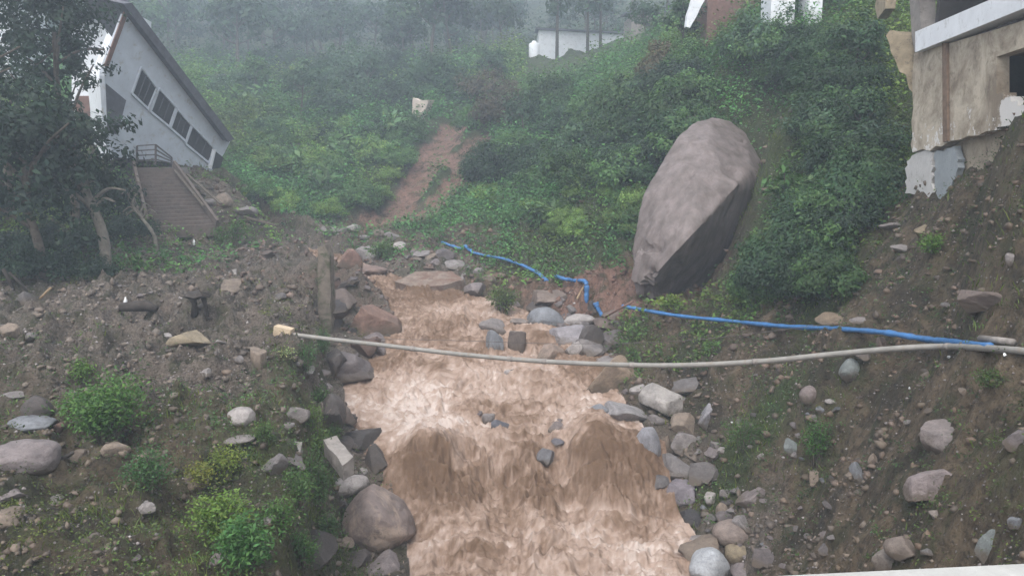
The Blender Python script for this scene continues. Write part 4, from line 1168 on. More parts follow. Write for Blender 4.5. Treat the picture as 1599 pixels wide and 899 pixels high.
ROCKS = [
    # left bank
    (42, 708, 92, 58, PURP, "rounded purple-grey boulder at the left edge of the slope"), (48, 660, 75, 30, BLUEG, "slanting bluish flat stone above the rounded purple-grey boulder"),
    (55, 634, 45, 36, DARKR, "dark humped stone left of the large feathery weed"), (88, 668, 26, 26, REDR, "small reddish stone against the large feathery weed"), (20, 618, 36, 16, GREY, "thin pale flat stone lying at the left edge"),
    (378, 648, 42, 34, PALE, "pale rounded stone among weeds on the left slope"), (456, 641, 52, 30, GREY, "flat grey stone on the edge of the left bank"), (446, 663, 26, 14, GREY, "small flat stone under the flat grey one on the bank"),
    (373, 684, 48, 13, GREY, "long thin grey stone below the pale rounded stone"), (298, 524, 66, 30, YEL, "yellowish flat-topped boulder on the gravel path"), (258, 523, 18, 10, PALE, "small white stone beside the yellowish boulder"),
    (408, 552, 30, 52, TAN, "narrow brown slab leaning on the left bank near the pipe"), (373, 560, 14, 14, GREY, "small grey stone left of the narrow brown slab"), (12, 516, 26, 34, TAN, "brown upright stone at the left edge above the slope"),
    (15, 770, 50, 28, PURP, "brownish purple stone at the left edge, low on the slope"), (10, 803, 55, 26, TAN, "flat brown stone at the left edge near the bottom"), (180, 700, 40, 30, TAN, "mossy brown stone under the large feathery weed"),
    (350, 312, 27, 27, TAN, "round tan boulder beside the concrete stairs"), (378, 330, 44, 18, GREY, "flat grey slab behind the green bush by the stairs"), (330, 315, 26, 12, GREY, "flat stone between the stairs and the round tan boulder"),
    # left waterside
    (588, 801, 112, 108, (.33, .265, .235), "large mottled round boulder at the left waterside"), (546, 752, 56, 36, PALE, "whitish boulder behind the large mottled round one"), (566, 735, 15, 13, PALE, "little white stone on the whitish boulder"),
    (538, 847, 28, 22, TAN, "small tan stone left below the large mottled boulder"), (604, 878, 62, 40, PURP, "half sunk grey boulder below the large mottled one"), (560, 868, 50, 22, DARKR, "dark wet stone at the foot of the large mottled boulder"),
    (585, 712, 40, 60, DARKR, "dark wet rock between the fallen beam and the falls"), (548, 573, 76, 56, (.13, .112, .11), "dark grey boulder under the pipe at the left waterside"), (520, 560, 40, 60, DARKR, "dark rock wedged behind the boulder under the pipe"),
    (585, 545, 34, 24, PURP, "squared dark stone just under the pipe at the waterside"), (515, 640, 46, 60, DARKR, "dark earthy rock at the waterside beside the creeper"), (588, 493, 78, 58, REDR, "big red-brown boulder jutting into the river"),
    (578, 526, 42, 24, PURP, "grey stone at the foot of the big red-brown boulder"), (540, 470, 52, 44, (.13, .10, .085), "dark brown rock upstream of the big red-brown boulder"), (535, 440, 36, 26, DARKR, "dark rock at the bend below the concrete post"),
    (530, 700, 34, 28, DARKR, "dark stone behind the fallen square beam"), (512, 603, 20, 20, PURP, "small stone between the two dark waterside rocks"),
    # upstream
    (505, 356, 20, 13, GREY, "leftmost of the four pale stones at the foot of the far slope"), (521, 358, 18, 12, PALE, "second pale stone from the left at the foot of the far slope"), (535, 359, 15, 12, GREY, "third pale stone from the left at the foot of the far slope"), (552, 354, 23, 16, PALE, "largest and whitest stone at the foot of the far slope"),
    (592, 364, 17, 14, TAN, "yellowish round stone at the foot of the landslip"), (611, 369, 24, 18, GREY, "grey tilted stone at the foot of the landslip"), (568, 370, 20, 10, GREY, "low grey stone left of the yellowish round stone"), (628, 383, 28, 14, PALE, "pale flat stone behind the green grassy tuft"),
    (655, 396, 38, 12, GREY, "long flat stone beyond the broken ledge"), (676, 400, 22, 14, TAN, "tan stone touching the long flat stone"), (708, 412, 34, 18, GREY, "grey slab just above the broken ledge"), (545, 405, 40, 40, (.20, .125, .10), "red-brown earthy block at the head of the visible water"), (575, 420, 56, 26, (.20, .14, .115), "broad brown rock at the head of the visible water"),
    (750, 424, 22, 17, GREY, "grey stone halfway between broken ledge and blue hose"), (738, 452, 38, 28, PURP, "purple-grey boulder at the right end of the broken ledge"), (722, 436, 20, 14, GREY, "small grey stone on top of the purple-grey boulder"), (765, 435, 24, 12, TAN, "flat tan stone under the blue hose"),
    (700, 392, 18, 10, TAN, "small tan stone below the far end of the blue hose"), (855, 462, 60, 36, (.19, .15, .125), "broad brown boulder half buried under the blue hose"),
    # mid river, right side
    (853, 494, 56, 38, BLUEG, "smooth round blue-grey boulder at the water's edge"), (903, 498, 54, 22, PALE, "pale flat-topped block beside the round blue-grey boulder"), (890, 518, 66, 34, (.24, .225, .235), "angular grey slab leaning towards the water"), (925, 528, 40, 50, DARKR, "dark wet cavity rock behind the angular grey slab"),
    (771, 506, 42, 30, GREY, "grey stone capping the two boulders amid the rapids"), (772, 532, 32, 44, BLUEG, "bluish wet boulder standing amid the rapids"), (803, 530, 32, 42, (.15, .125, .11), "brown boulder standing amid the rapids"), (895, 544, 30, 26, PALE, "pale pinkish stone under the angular grey slab"), (858, 548, 46, 26, (.25, .19, .15), "muddy stone washed by the rapids above the pipe"), (810, 503, 30, 14, (.2, .17, .15), "low stone washed by water behind the brown boulder"),
    (955, 583, 90, 58, (.27, .205, .15), "large tan boulder on the right bank just under the pipe"), (950, 562, 44, 20, GREY, "flat grey stone behind the large tan boulder"),
    (995, 605, 22, 24, PALE, "small pale stone right of the large tan boulder"), (975, 612, 16, 16, PURP, "little dark stone between the tan boulder and the angular block"), (1042, 621, 82, 50, (.33, .31, .29), "biggest pale angular boulder of the right bank heap"), (972, 638, 72, 44, (.27, .26, .26), "angular grey block at the water's edge of the heap"), (938, 642, 34, 28, BLUEG, "wet bluish stone washed by water beside the angular block"),
    (1020, 654, 36, 18, GREY, "small grey stone under the biggest pale boulder"), (1064, 659, 40, 32, TAN, "yellowish tan stone under the biggest pale boulder"), (1012, 690, 38, 66, (.255, .255, .275), "tall smooth bluish stone beside the falls"), (1069, 690, 42, 34, GREY, "grey wedge stone right of the tall bluish stone"), (1038, 690, 18, 28, TAN, "narrow tan stone between the bluish and the wedge stone"), (1036, 712, 30, 18, (.32, .27, .25), "pinkish stone at the foot of the narrow tan one"), (1022, 722, 15, 13, PURP, "tiny dark stone at the foot of the falls"),
    (1104, 645, 27, 40, (.24, .235, .25), "wet flat grey slab lying right of the heap"), (1118, 693, 16, 24, GREY, "small squared grey stone by the low green plants"), (1188, 710, 11, 16, PALE, "single small pale stone right of the low green plants"),
    (1058, 771, 58, 46, (.19, .17, .185), "purple-grey block with flat faces at the foot of the right bank"), (1085, 805, 72, 26, (.05, .046, .048), "low black wet rock at the edge of the water"), (1110, 775, 34, 20, PALE, "pale stone right of the purple-grey block"), (1142, 826, 58, 38, (.24, .195, .17), "rounded pinkish boulder above the yellowish stone"), (1152, 860, 36, 34, YEL, "yellowish stone under the rounded pinkish boulder"), (1108, 880, 60, 56, (.36, .38, .40), "smooth pale blue-grey boulder at the bottom edge"), (1127, 797, 18, 36, TAN, "upright tan stone above the rounded pinkish boulder"), (1144, 796, 22, 14, GREY, "small grey stone next to the upright tan one"), (1165, 794, 18, 12, GREY, "small grey stone further right of the upright tan one"), (1095, 848, 36, 30, GREY, "dull grey stone above the pale blue-grey boulder"), (1175, 775, 46, 34, (.2, .17, .165), "large dull boulder half buried in the gravel"), (1160, 885, 60, 24, PURP, "low muddy stone right of the pale blue-grey boulder"),
    # right slope
    (1472, 680, 96, 58, (.22, .19, .18), "largest grey boulder half buried in the right slope"), (1456, 753, 70, 58, (.225, .19, .185), "tilted grey boulder below the largest one on the right slope"), (1330, 573, 38, 34, TEAL, "teal-grey round stone right under the pipe"), (1264, 613, 28, 28, (.2, .165, .155), "small brown round stone on the right slope under the pipe"), (1300, 625, 22, 9, PALE, "small pale flat stone right of the brown round stone"), (1238, 695, 26, 32, TEAL, "teal stone above the green weed on the right bank"), (1274, 744, 36, 24, TAN, "tan stone at the foot of the green weed on the right bank"), (1340, 735, 24, 34, BLUEG, "bluish stone in the soil left of the tilted grey boulder"), (1363, 718, 14, 24, TAN, "thin tan stone beside the bluish one"),
    (1543, 465, 84, 40, (.14, .11, .095), "dark brown boulder half buried above the path"), (1440, 361, 26, 26, YEL, "yellowish stone below the broken white wall fragment"), (1579, 403, 18, 20, GREY, "small grey stone high at the right edge"), (1398, 350, 46, 14, (.2, .175, .165), "flat grey slab below the left edge of the ruin"), (1415, 850, 60, 40, (.2, .165, .14), "brown boulder low on the right slope above the railing"), (1385, 872, 40, 36, (.22, .19, .165), "pale brown stone just above the railing"), (1590, 815, 24, 22, BLUEG, "bluish grey stone at the right edge above the railing"), (1310, 497, 70, 20, (.19, .145, .10), "low tan earth-covered boulder beside the blue hose"), (1540, 850, 50, 60, TEAL, "dull greenish boulder at the right end above the railing"),
    (1460, 800, 30, 14, (.25, .215, .19), "small flat stone between the tilted boulder and the railing"), (1345, 500, 30, 12, GREY, "small grey stone by the path behind the blue hose"), (1590, 680, 40, 40, (.15, .13, .13), "dark grey layered rock at the right edge of the slope"),
    # in the rapids
    (783, 662, 30, 16, (.10, .10, .115), "dark blue-grey stone sticking out of the rapids"), (763, 650, 20, 16, GREY, "pale stone among dark pebbles in the rapids"), (745, 645, 16, 12, (.12, .10, .10), "dark pebble at the upstream edge of the stones in the rapids"), (790, 582, 18, 12, PALE, "whitish stone amid the river below the pipe"), (803, 578, 20, 10, DARKR, "dark pebbles beside the whitish stone amid the river"),
    (853, 706, 28, 36, (.17, .17, .18), "grey stone standing at the brink of the falls"), (871, 689, 20, 12, (.13, .125, .14), "small dark stone behind the grey one at the brink"), (868, 665, 24, 16, (.19, .16, .15), "cluster stone upstream of the brink of the falls"), (872, 655, 18, 10, (.17, .145, .14), "small brown stone farthest upstream of the brink"),
]
ROUNDED = ("round", "smooth", "hump")
for i, (px, py, w, h, col, lab) in enumerate(ROCKS):
    rd = any(q in lab for q in ROUNDED)
    flat = any(q in lab for q in ("flat", "slab", "block", "angular", "wedge", "squared"))
    rock(px, py, w, h, col, lab, 1000 + i, planes=34 if rd else (7 if flat else 9), blend=.6 if rd else .98, name="boulder" if w > 45 else "stone", sub=5 if w > 60 else 4, rot=random.Random(i).uniform(-6, 6), depth=.9)

# loose stones
PEB = [rock_mesh(3000 + i, 3, 8, .08, blend=.98) for i in range(8)]


def stones(label, group, n, sampler, size, cols, seed, name="stone"):
    rng = random.Random(seed); k = 0; tries = 0
    while k < n and tries < 40 * n:
        tries += 1
        p = sampler(rng)
        if p is None: continue
        h = hit(*p)
        L, Rr, zw = river(h.y)
        if float(ground_at(h.x, h.y)[0]) < zw + .02 and L < h.x < Rr: continue
        s = rng.uniform(*size) * (1 + 2.2 * rng.random() ** 6)
        o = put(name, PEB[rng.randrange(8)], None, label, "stone", group, color=tuple(c * kq for c, kq in zip(rng.choice(cols), [rng.uniform(.5, 1.0)] * 3)))
        o.location = h + Vector((0, .3 * s, s * .1)); o.scale = (s * rng.uniform(.8, 1.3), s, s * rng.uniform(.5, .8))
        o.rotation_euler = (rng.uniform(-.3, .3), rng.uniform(-.3, .3), rng.uniform(0, 6.28)); k += 1


stones("small loose stone lying on the left slope and terrace", "loose stones of the left bank", 28, lambda r: (r.uniform(0, 490), r.uniform(400, 890)), (.04, .10), [GREY, PURP, PALE, TAN, DARKR], 5)
stones("small loose stone in the gravel of the right bank", "loose stones of the right bank", 40, lambda r: (lambda b: (r.uniform(1040 + (b - 640) * .2, 1330), b))(r.uniform(640, 890)), (.04, .11), [GREY, PURP, BLUEG, TAN, (.17, .15, .145)], 6)
stones("angular rock packed in the heap on the right waterside", "rocks of the right waterside heap", 26, lambda r: (lambda b: (r.uniform(930 + (b - 580) * .5, 1090 + (b - 580) * .35), b))(r.uniform(590, 890)), (.09, .2), [GREY, PURP, PALE, TAN, (.25, .23, .225)], 26)
stones("wet rock crowded at the water's edge below the blue hose", "rocks crowded below the blue hose", 14, lambda r: (r.uniform(830, 960), r.uniform(478, 580)), (.16, .34), [GREY, PURP, (.2, .15, .125), BLUEG, DARKR], 27)
stones("earthy brown slab along the left edge of the channel", "brown slabs of the left channel edge", 14, lambda r: (r.uniform(505, 575), r.uniform(430, 700)), (.16, .36), [DARKR, (.14, .105, .085), REDR, (.17, .14, .125)], 28)
stones("small stone stuck in the earth of the right slope", "stones in the right slope", 20, lambda r: (r.uniform(1180, 1599), r.uniform(380, 880)), (.035, .09), [GREY, TAN, PALE, (.17, .13, .11)], 7)
stones("small stone on the washed-out bank across the river", "stones on the far river bank", 36, lambda r: (lambda a: (a, r.uniform(362 + (a - 560) * .2, 425 + (a - 560) * .28)))(r.uniform(560, 900)), (.08, .22), [GREY, PURP, TAN, REDR], 8)
stones("rock fragment along the left edge of the river", "rock fragments of the left waterside", 24, lambda r: (r.uniform(495, 600), r.uniform(440, 890)), (.08, .2), [DARKR, (.13, .11, .105), PURP], 9)
stones("rubble fragment on the terrace below the stairs", "rubble below the stairs", 12, lambda r: (r.uniform(230, 500), r.uniform(350, 470)), (.06, .16), [GREY, (.17, .13, .11), PURP, TAN], 10)


def gravel(name, n, ur, yr, seed, cols, size):
    """pebbles nobody could count, as one mesh of small octahedra"""
    rng = np.random.RandomState(seed)
    u = ur[0] + (ur[1] - ur[0]) * rng.rand(n); v = np.log(yr[0] + 8) + (np.log(yr[1] + 8) - np.log(yr[0] + 8)) * rng.rand(n)
    y = np.exp(v) - 8; x = u * (y + 8)
    zn_ = zones(x, y)
    L, Rr, zw = river(y)
    gg = ground_at(x, y)
    k = (rng.rand(n) < .12 + np.clip(zn_[:, 1], 0, 1)) & ~((gg < zw + .05) & (x > L - .3) & (x < Rr + .3)) & (fbm2(x * .8, y * .8, 3, 66) > .42)
    x, y, gg = x[k], y[k], gg[k]; m = len(x)
    s = size * np.clip(.55 + y / 22, .6, 2.2) * (.35 + rng.rand(m) ** 3 * 1.6)
    base = np.array([[1, 0, 0], [0, 1, 0], [-1, 0, 0], [0, -1, 0], [0, 0, .7], [0, 0, -.7]])
    V = base[None] * s[:, None, None] * (.6 + .7 * rng.rand(m, 6, 1))
    a = rng.rand(m) * 6.28; ca, sa = np.cos(a)[:, None], np.sin(a)[:, None]
    V = np.stack([V[..., 0] * ca - V[..., 1] * sa, V[..., 0] * sa + V[..., 1] * ca, V[..., 2]], -1) + np.stack([x, y, gg + s * .15], -1)[:, None]
    f = np.array([[0, 1, 4], [1, 2, 4], [2, 3, 4], [3, 0, 4], [1, 0, 5], [2, 1, 5], [3, 2, 5], [0, 3, 5]])
    Fq = (f[None] + 6 * np.arange(m)[:, None, None]).reshape(-1, 3)
    cl = np.array(cols)[rng.randint(len(cols), size=m)] * (.6 + .7 * rng.rand(m, 1))
    C = np.ones((m, 4)); C[:, :3] = cl
    put(name, mesh_np(name, V.reshape(-1, 3), Fq, M_GRAVEL, {'leafcol': np.repeat(C, 6, 0)}), kind='stuff')


def gravel_material():
    m, nt, bs = new_mat("gravel_stone")
    at = nd(nt, 'ShaderNodeAttribute', attribute_name='leafcol')
    nt.links.new(at.outputs['Color'], bs.inputs['Base Color'])
    bs.inputs['Roughness'].default_value = .7
    return m


M_GRAVEL = gravel_material()
gravel("gravel", 80000, (-.6, .6), (6, 36), 4, [(.20, .175, .165), (.13, .11, .10), (.28, .25, .235), (.09, .075, .065), (.21, .165, .125)], .019)

def rubble(name, n, ur, yr, seed, size):
    """clods and broken stones over the bare ground, too many to count"""
    rng = np.random.RandomState(seed)
    u = ur[0] + (ur[1] - ur[0]) * rng.rand(n); v = np.log(yr[0] + 8) + (np.log(yr[1] + 8) - np.log(yr[0] + 8)) * rng.rand(n)
    y = np.exp(v) - 8; x = u * (y + 8)
    z_ = zones(x, y); L, Rr, zw = river(y); gg = ground_at(x, y)
    pn = fbm2(x * .7, y * .7, 3, 68)
    k = (rng.rand(n) < 1.15 - z_[:, 0] - .5 * smooth(.75, 1, z_[:, 1])) & ~((gg < zw + .03) & (x > L - .2) & (x < Rr + .3)) & (rng.rand(n) < smooth(.34, .62, pn) + .12)
    x, y, gg, z_ = x[k], y[k], gg[k], z_[k]; m = len(x)
    bm = bmesh.new(); bmesh.ops.create_icosphere(bm, subdivisions=1, radius=1)
    B = np.array([q.co[:] for q in bm.verts]); f = np.array([[q.index for q in t.verts] for t in bm.faces]); bm.free()
    s = size * np.clip(.6 + y / 22, .7, 2.0) * (.35 + 2.6 * rng.rand(m) ** 5)
    V = B[None] * (.35 + 1.0 * rng.rand(m, len(B), 1)) * s[:, None, None] * (.65 + .7 * rng.rand(m, 1, 3)) * np.array([1, 1, .75])
    V = V + np.stack([x, y, gg + s * .12], -1)[:, None]
    F = (f[None] + len(B) * np.arange(m)[:, None, None]).reshape(-1, 3)
    br = np.array([.125, .092, .060]); gy_ = np.array([.175, .142, .115]); rd = np.array([.20, .105, .075])
    t = np.clip(z_[:, 1:2] * 1.1 + (rng.rand(m, 1) - .5) * .9, 0, 1)
    cl = br * (1 - t) + gy_ * t
    t = np.clip(z_[:, 2:3] * 1.2 + (rng.rand(m, 1) - .5) * .3, 0, 1)
    cl = (cl * (1 - t) + rd * t) * (.40 + .62 * rng.rand(m, 1))
    C = np.ones((m, 4)); C[:, :3] = cl
    put(name, mesh_np(name, V.reshape(-1, 3), F, M_GRAVEL, {'leafcol': np.repeat(C, len(B), 0)}), kind='stuff')


rubble("rubble", 95000, (-.6, .6), (6, 38), 14, .027)

# ------------------------------------------------------------------ the leaning boulder
def big_boulder():
    # outline and ridges, each a point of the rock: pixel and distance ahead
    pts = [(1112, 183, 27.2), (1090, 190, 26.6), (1138, 190, 27.4), (1166, 207, 27.2), (1196, 266, 25.6), (1104, 225, 24.6), (1088, 300, 22.5), (1196, 290, 24.8), (1060, 212, 25.2), (1030, 256, 24.4), (1007, 302, 23.8), (996, 345, 23.4), (987, 398, 22.9), (981, 440, 22.7),
           (986, 464, 22.6), (1004, 472, 22.4), (1012, 442, 21.6), (1056, 392, 21.3), (1100, 345, 21.9), (1150, 290, 23.0), (1172, 268, 24.0),
           (1208, 300, 25.6), (1194, 350, 25.8), (1162, 405, 25.4), (1106, 455, 24.6), (1066, 468, 24.0), (1032, 476, 23.2),
           (1150, 240, 29.2), (1090, 300, 28.0), (1060, 400, 27.0), (1020, 330, 26.0), (1060, 230, 27.6)]
    bm = bmesh.new()
    for p in pts: bm.verts.new(P(*p))
    r = bmesh.ops.convex_hull(bm, input=bm.verts)
    bmesh.ops.delete(bm, geom=[e for e in r['geom_interior'] if isinstance(e, bmesh.types.BMVert)], context='VERTS')
    bmesh.ops.triangulate(bm, faces=bm.faces)
    for k in range(5):
        long = [e for e in bm.edges if e.calc_length() > .16]
        if not long: break
        bmesh.ops.subdivide_edges(bm, edges=long, cuts=1)
        bmesh.ops.triangulate(bm, faces=bm.faces)
    for k in range(1):
        bmesh.ops.smooth_vert(bm, verts=bm.verts, factor=.5, use_axis_x=True, use_axis_y=True, use_axis_z=True)
    bm.normal_update()
    V = np.array([v.co[:] for v in bm.verts]); N = np.array([v.normal[:] for v in bm.verts])
    ax = np.array(P(1110, 190, 25.6) - P(1000, 460, 22.4)); ax /= np.linalg.norm(ax)
    al = V @ ax
    Q = V - al[:, None] * ax * .8       # stretched along the rock's axis
    dsp = (fbm3(V * .6, 3, 9) - .5) * .16 + (fbm3(Q * 1.3, 4, 19) - .5) * .12 + (fbm3(V * 5, 4, 29) - .5) * .055
    dsp -= .10 * smooth(.62, .80, fbm3(np.array([1, 1, 1]) * Q * 1.7, 3, 59))
    # broken, stepped toe
    base = np.array(P(1010, 445, 21.9))
    near = np.exp(-(np.linalg.norm(V - base, axis=1) / 1.0) ** 2)
    dsp -= near * (.30 * (noise3(V * 2.4, 39) > .5) - .02)
    for pa, pb, dd in (((1026, 388, 21.9), .16, .20), ((1058, 372, 21.9), .12, .12), ((1012, 425, 21.8), .2, .18)):
        c = np.array(P(*pa)); dsp -= dd * np.exp(-(np.linalg.norm(V - c, axis=1) / pb) ** 2)
    V = V + N * dsp[:, None]
    for v, c in zip(bm.verts, V): v.co = c
    m, nt, bs = new_mat("streaked_boulder")
    c0 = coord_of(nt)
    mp = nd(nt, 'ShaderNodeMapping'); mp.inputs['Rotation'].default_value = (R(20), R(-30), 0); mp.inputs['Scale'].default_value = (2.2, 2.2, .28)
    nt.links.new(c0, mp.inputs[0])
    n1 = noise_t(nt, 1.2, 9, .68, mp.outputs[0], .3)
    n2 = noise_t(nt, 5, 7, .7, c0, .3)
    n3 = noise_t(nt, 40, 4, .6, c0)
    base = mixc(nt, (.082, .063, .053), (.205, .166, .156), ramp(nt, n1, [(.34, 0.), (.68, 1.)]))
    base = mixc(nt, base, (.115, .095, .088), ramp(nt, n2, [(.56, 0.), (.76, .25)]))
    base = mixc(nt, base, (.6, .58, .57), ramp(nt, n3, [(.5, 0.), (.7, .5)]), 'MULTIPLY')
    nt.links.new(base, bs.inputs['Base Color']); bs.inputs['Roughness'].default_value = .6
    bump(nt, bs, n2, .6, .06)
    me = bm_mesh("boulder", bm, m, True)
    try: me.set_sharp_from_angle(angle=R(40))
    except Exception: pass
    put("leaning_boulder", me, None, "huge leaning brown-grey boulder resting on its narrow end on the slope", "boulder")


big_boulder()

# ------------------------------------------------------------------ pipe across the river
ye = hit(443, 522).y - .12
pp = [P(448, 521, ye), P(520, 530, min(15.75, ye - .15)), P(600, 539, min(15.4, ye - .35)), P(720, 553, 14.95), P(850, 564, 14.4), P(1000, 570, 13.7), P(1100, 569, 13.2), P(1200, 563, 12.6), P(1300, 553, 12.0), P(1400, 544, 11.4), P(1480, 541, min(10.95, hit(1480, 541).y - .1)), P(1599, 548, hit(1599, 548).y - .1), P(1760, 566, hit(1760, 566).y - .1)]
t = empty("water_pipe", pp[0], "long pale jointed pipe sagging across the river from bank to bank", "pipe")
loc0 = pp[0]
sp = [p - loc0 for p in spline(pp, 10)]
put("tube", tube_mesh("tube", sp, .045, M_PIPE, 12), t)
for px in (642, 792, 846, 985, 1180, 1478):
    d = [abs((loc0 + q).x / ((loc0 + q).y * cp + (CAMZ - (loc0 + q).z) * sp_) * FPX + 799.5 - px) for q in sp]
    i = max(1, min(len(sp) - 2, d.index(min(d))))
    dr = (sp[i + 1] - sp[i - 1]).normalized()
    put("joint", tube_mesh("joint", [sp[i] - dr * .045, sp[i] - dr * .015, sp[i] + dr * .015, sp[i] + dr * .045], .053, M_CONC, 12), t)
bm = bmesh.new()
a = P(430, 515, ye + .02) - loc0; b = P(456, 521, ye - .03) - loc0
bar(bm, a, b, .21, .21); bmesh.ops.bevel(bm, geom=list(bm.edges), offset=.012, segments=2)
put("end_block", bm_mesh("end_block", bm, M_BLOCK), t)

put("wire", tube_mesh("wire", spline([P(520, 528, 16.8), P(700, 531, 16.4), P(850, 536, 16), P(1000, 535, 16), P(1110, 528, 15.8), P(1300, 505, 14.6)], 8), .006, M_IRON, 5), None, "thin wire strung over the river just behind the pipe", "wire")

# ------------------------------------------------------------------ blue hose in torn lengths
def hose(pts, rad, label, flat=.55, lift=.05, snap=True):
    q = []
    for p in spline(pts, 10):
        if snap: p.z = max(p.z, float(ground_at(p.x, p.y)[0]) + rad * flat + lift)
        q.append(p)
    rr = [rad * (.78 + .4 * random.Random(int(p.x * 977) + 3).random()) for p in q]
    put("water_hose", tube_mesh("water_hose", q, rr, M_BLUE, 10, flat, .008), None, label, "hose")


def hp(px, py): return hit(px, py)


def near(px, py, f=.975):
    return P(px, py, hit(px, py).y * f)



random.seed(4)
hose([near(*q) for q in ((972, 478), (1000, 483), (1060, 493), (1140, 501), (1220, 509), (1300, 513), (1380, 519), (1450, 530), (1545, 540))], .062, "long straight blue hose lying along the path on the right slope", .8, snap=False)
def even(pix, f):
    Y = np.array([hit(a, c).y * f for a, c in pix])
    for _ in range(3): Y[1:-1] = (Y[:-2] + 2 * Y[1:-1] + Y[2:]) / 4
    return [P(a, c, y_) for (a, c), y_ in zip(pix, Y)]


hose(even(((690, 378), (706, 384), (722, 389), (738, 394), (754, 398), (770, 401), (786, 404), (801, 409), (816, 414), (828, 420), (840, 426), (853, 438)), .98), .075, "flattened blue hose winding along the far river bank", .6, lift=.02)
hose([near(868, 431), near(880, 435), near(896, 438), P(914, 440, 23.0), P(916, 458, 22.9), P(914, 479, 22.9)], .07, "bent blue hose end hanging over the washed-out edge", .8, snap=False)
hose([P(930, 472, 22.2), P(934, 482, 22.15), P(941, 494, 22.1)], .08, "short torn piece of blue hose below the leaning boulder", .7, snap=False)
put("wooden_pole", tube_mesh("wooden_pole", [P(886, 490, 22.6), P(900, 468, 22.8), P(913, 445, 23.1)], .035, M_STICK, 7), None, "slanting bamboo pole propped between rocks under the hose", "pole")
put("iron_rod", tube_mesh("iron_rod", [P(938, 499, 21.6), P(965, 483, 21.0), P(989, 470, 20.7)], .03, M_TRIM, 7), None, "rusty rod sticking out under the boulder's foot", "rod")
put("drain_pipe", tube_mesh("drain_pipe", [P(1531, 528, hit(1531, 528).y - .1), P(1582, 534, hit(1582, 534).y - .15)], .045, M_CONC, 10), None, "short grey drain pipe poking out beside the end of the blue hose", "pipe")

# ------------------------------------------------------------------ left bank odds and ends
def slab(name, poly, Y, vec, mat, label, cat):
    """broken slab: outline points (pixel, distance) given thickness along vec"""
    bm = bmesh.new()
    box_between(bm, [P(*p) if len(p) == 3 else P(*p, Y) for p in poly], Vector(vec))
    bmesh.ops.triangulate(bm, faces=bm.faces)
    for _ in range(3):
        bmesh.ops.subdivide_edges(bm, edges=[e for e in bm.edges if e.calc_length() > .14], cuts=1)
        bmesh.ops.triangulate(bm, faces=bm.faces)
    V = np.array([v.co[:] for v in bm.verts])
    nz = np.stack([fbm3(V * 4 + k * 9, 3, 5 + k) - .5 for k in range(3)], -1) * .07
    for v, c in zip(bm.verts, V + nz): v.co = c
    return put(name, bm_mesh(name, bm, mat), None, label, cat)


slab("broken_slab", [(402, 694, 12.0), (432, 689, 12.2), (472, 690, 12.15), (468, 722, 11.4), (420, 712, 11.5), (400, 702, 11.7)], 0, (0, 0, -.16), M_CONC, "broken pale concrete slab jutting over the left bank", "slab")
slab("fallen_beam", [(503, 686, 13.0), (525, 680, 13.2), (551, 714, 12.2), (535, 726, 12.0)], 0, (0, .03, -.28), M_CONC, "square broken concrete beam lying at the left waterside", "beam")
yl = hit(660, 452).y - .1
slab("broken_ledge", [(616, 440, yl + .2), (648, 424, yl + 1.3), (704, 423, yl + 1.4), (724, 436, yl + .5), (692, 446, yl), (646, 449, yl - .05)], 0, (.05, .1, -.42), M_MUDCONC, "broken concrete ledge undercut by the water across the river", "ledge")
slab("broken_ledge", [(560, 398, 31), (610, 396, 31), (640, 412, 29.8), (590, 416, 29.6)], 0, (0, .1, -.35), M_MUDCONC, "farther broken concrete ledge at the head of the visible water", "ledge")
yp = hit(506, 512).y
slab("concrete_post", [(496, 386, yp), (508, 383, yp), (514, 400, yp), (518, 520, yp), (497, 522, yp)], 0, (.05, .32, 0), M_MOSSC, "mossy upright concrete post at the edge of the left bank", "post")
slab("kerb_stone", [(285, 424, 23.5), (370, 420, 23.8), (368, 429, 23.2), (290, 432, 23.0)], 0, (0, 0, -.18), M_CONC, "long flat kerb stone on the terrace below the stairs", "kerb")

b = hit(312, 492)
t = empty("tree_stump", b, "dark broken tree stump with spreading top on the gravel terrace", "stump")
put("stem", tube_join("stem", [([(-.12, 0, -.05), (-.10, 0, .25), (-.16, 0, .42)], [.09, .06, .10], 8), ([(.16, 0, -.05), (.13, .02, .2), (.10, 0, .42)], [.05, .045, .07], 8)], M_DARKWOOD), t)
V, F = tube_np([(0, 0, .38), (0, 0, .44), (0, 0, .50)], [.24, .30, .22], 11, 1, .09)
me = bpy.data.meshes.new("stump_top"); me.from_pydata([tuple(v) for v in V], [], [tuple(dict.fromkeys(f)) for f in F]); me.materials.append(M_DARKWOOD)
put("stump_top", me, t)
h1, h2 = hit(190, 490), hit(246, 490)
me = tube_mesh("log", [h1 + Vector((0, 0, .10)), h1.lerp(h2, .4) + Vector((0, 0, .13)), h1.lerp(h2, .7) + Vector((0, .02, .16)), h2 + Vector((0, 0, .08))], [.10, .13, .14, .07], M_DARKWOOD, 9, .8, .05)
put("log", me, None, "short dark rotten log lying on the gravel terrace", "log")
for (a, b_, r_, lab) in (((62, 467), (80, 449), .03, "pale broken stick poking up at the foot of the trees"), ((5, 420), (24, 463), .045, "thick dead branch leaning at the left edge under the trees"), ((14, 425), (50, 466), .03, "thin dead branch crossing the thick one at the left edge"),
                         ((82, 726), (120, 705), .03, "dark stick lying on the mossy slope right of the purple-grey boulder")):
    q = hit(*b_) if b_[1] > a[1] else hit(*a)
    A_, B_ = P(*a, q.y), P(*b_, q.y + .2)
    put("stick", tube_mesh("stick", [A_, (A_ + B_) / 2 + Vector((.02, 0, .03)), B_], r_, M_STICK if "pale" in lab else M_DARKWOOD, 7), None, lab, "stick")


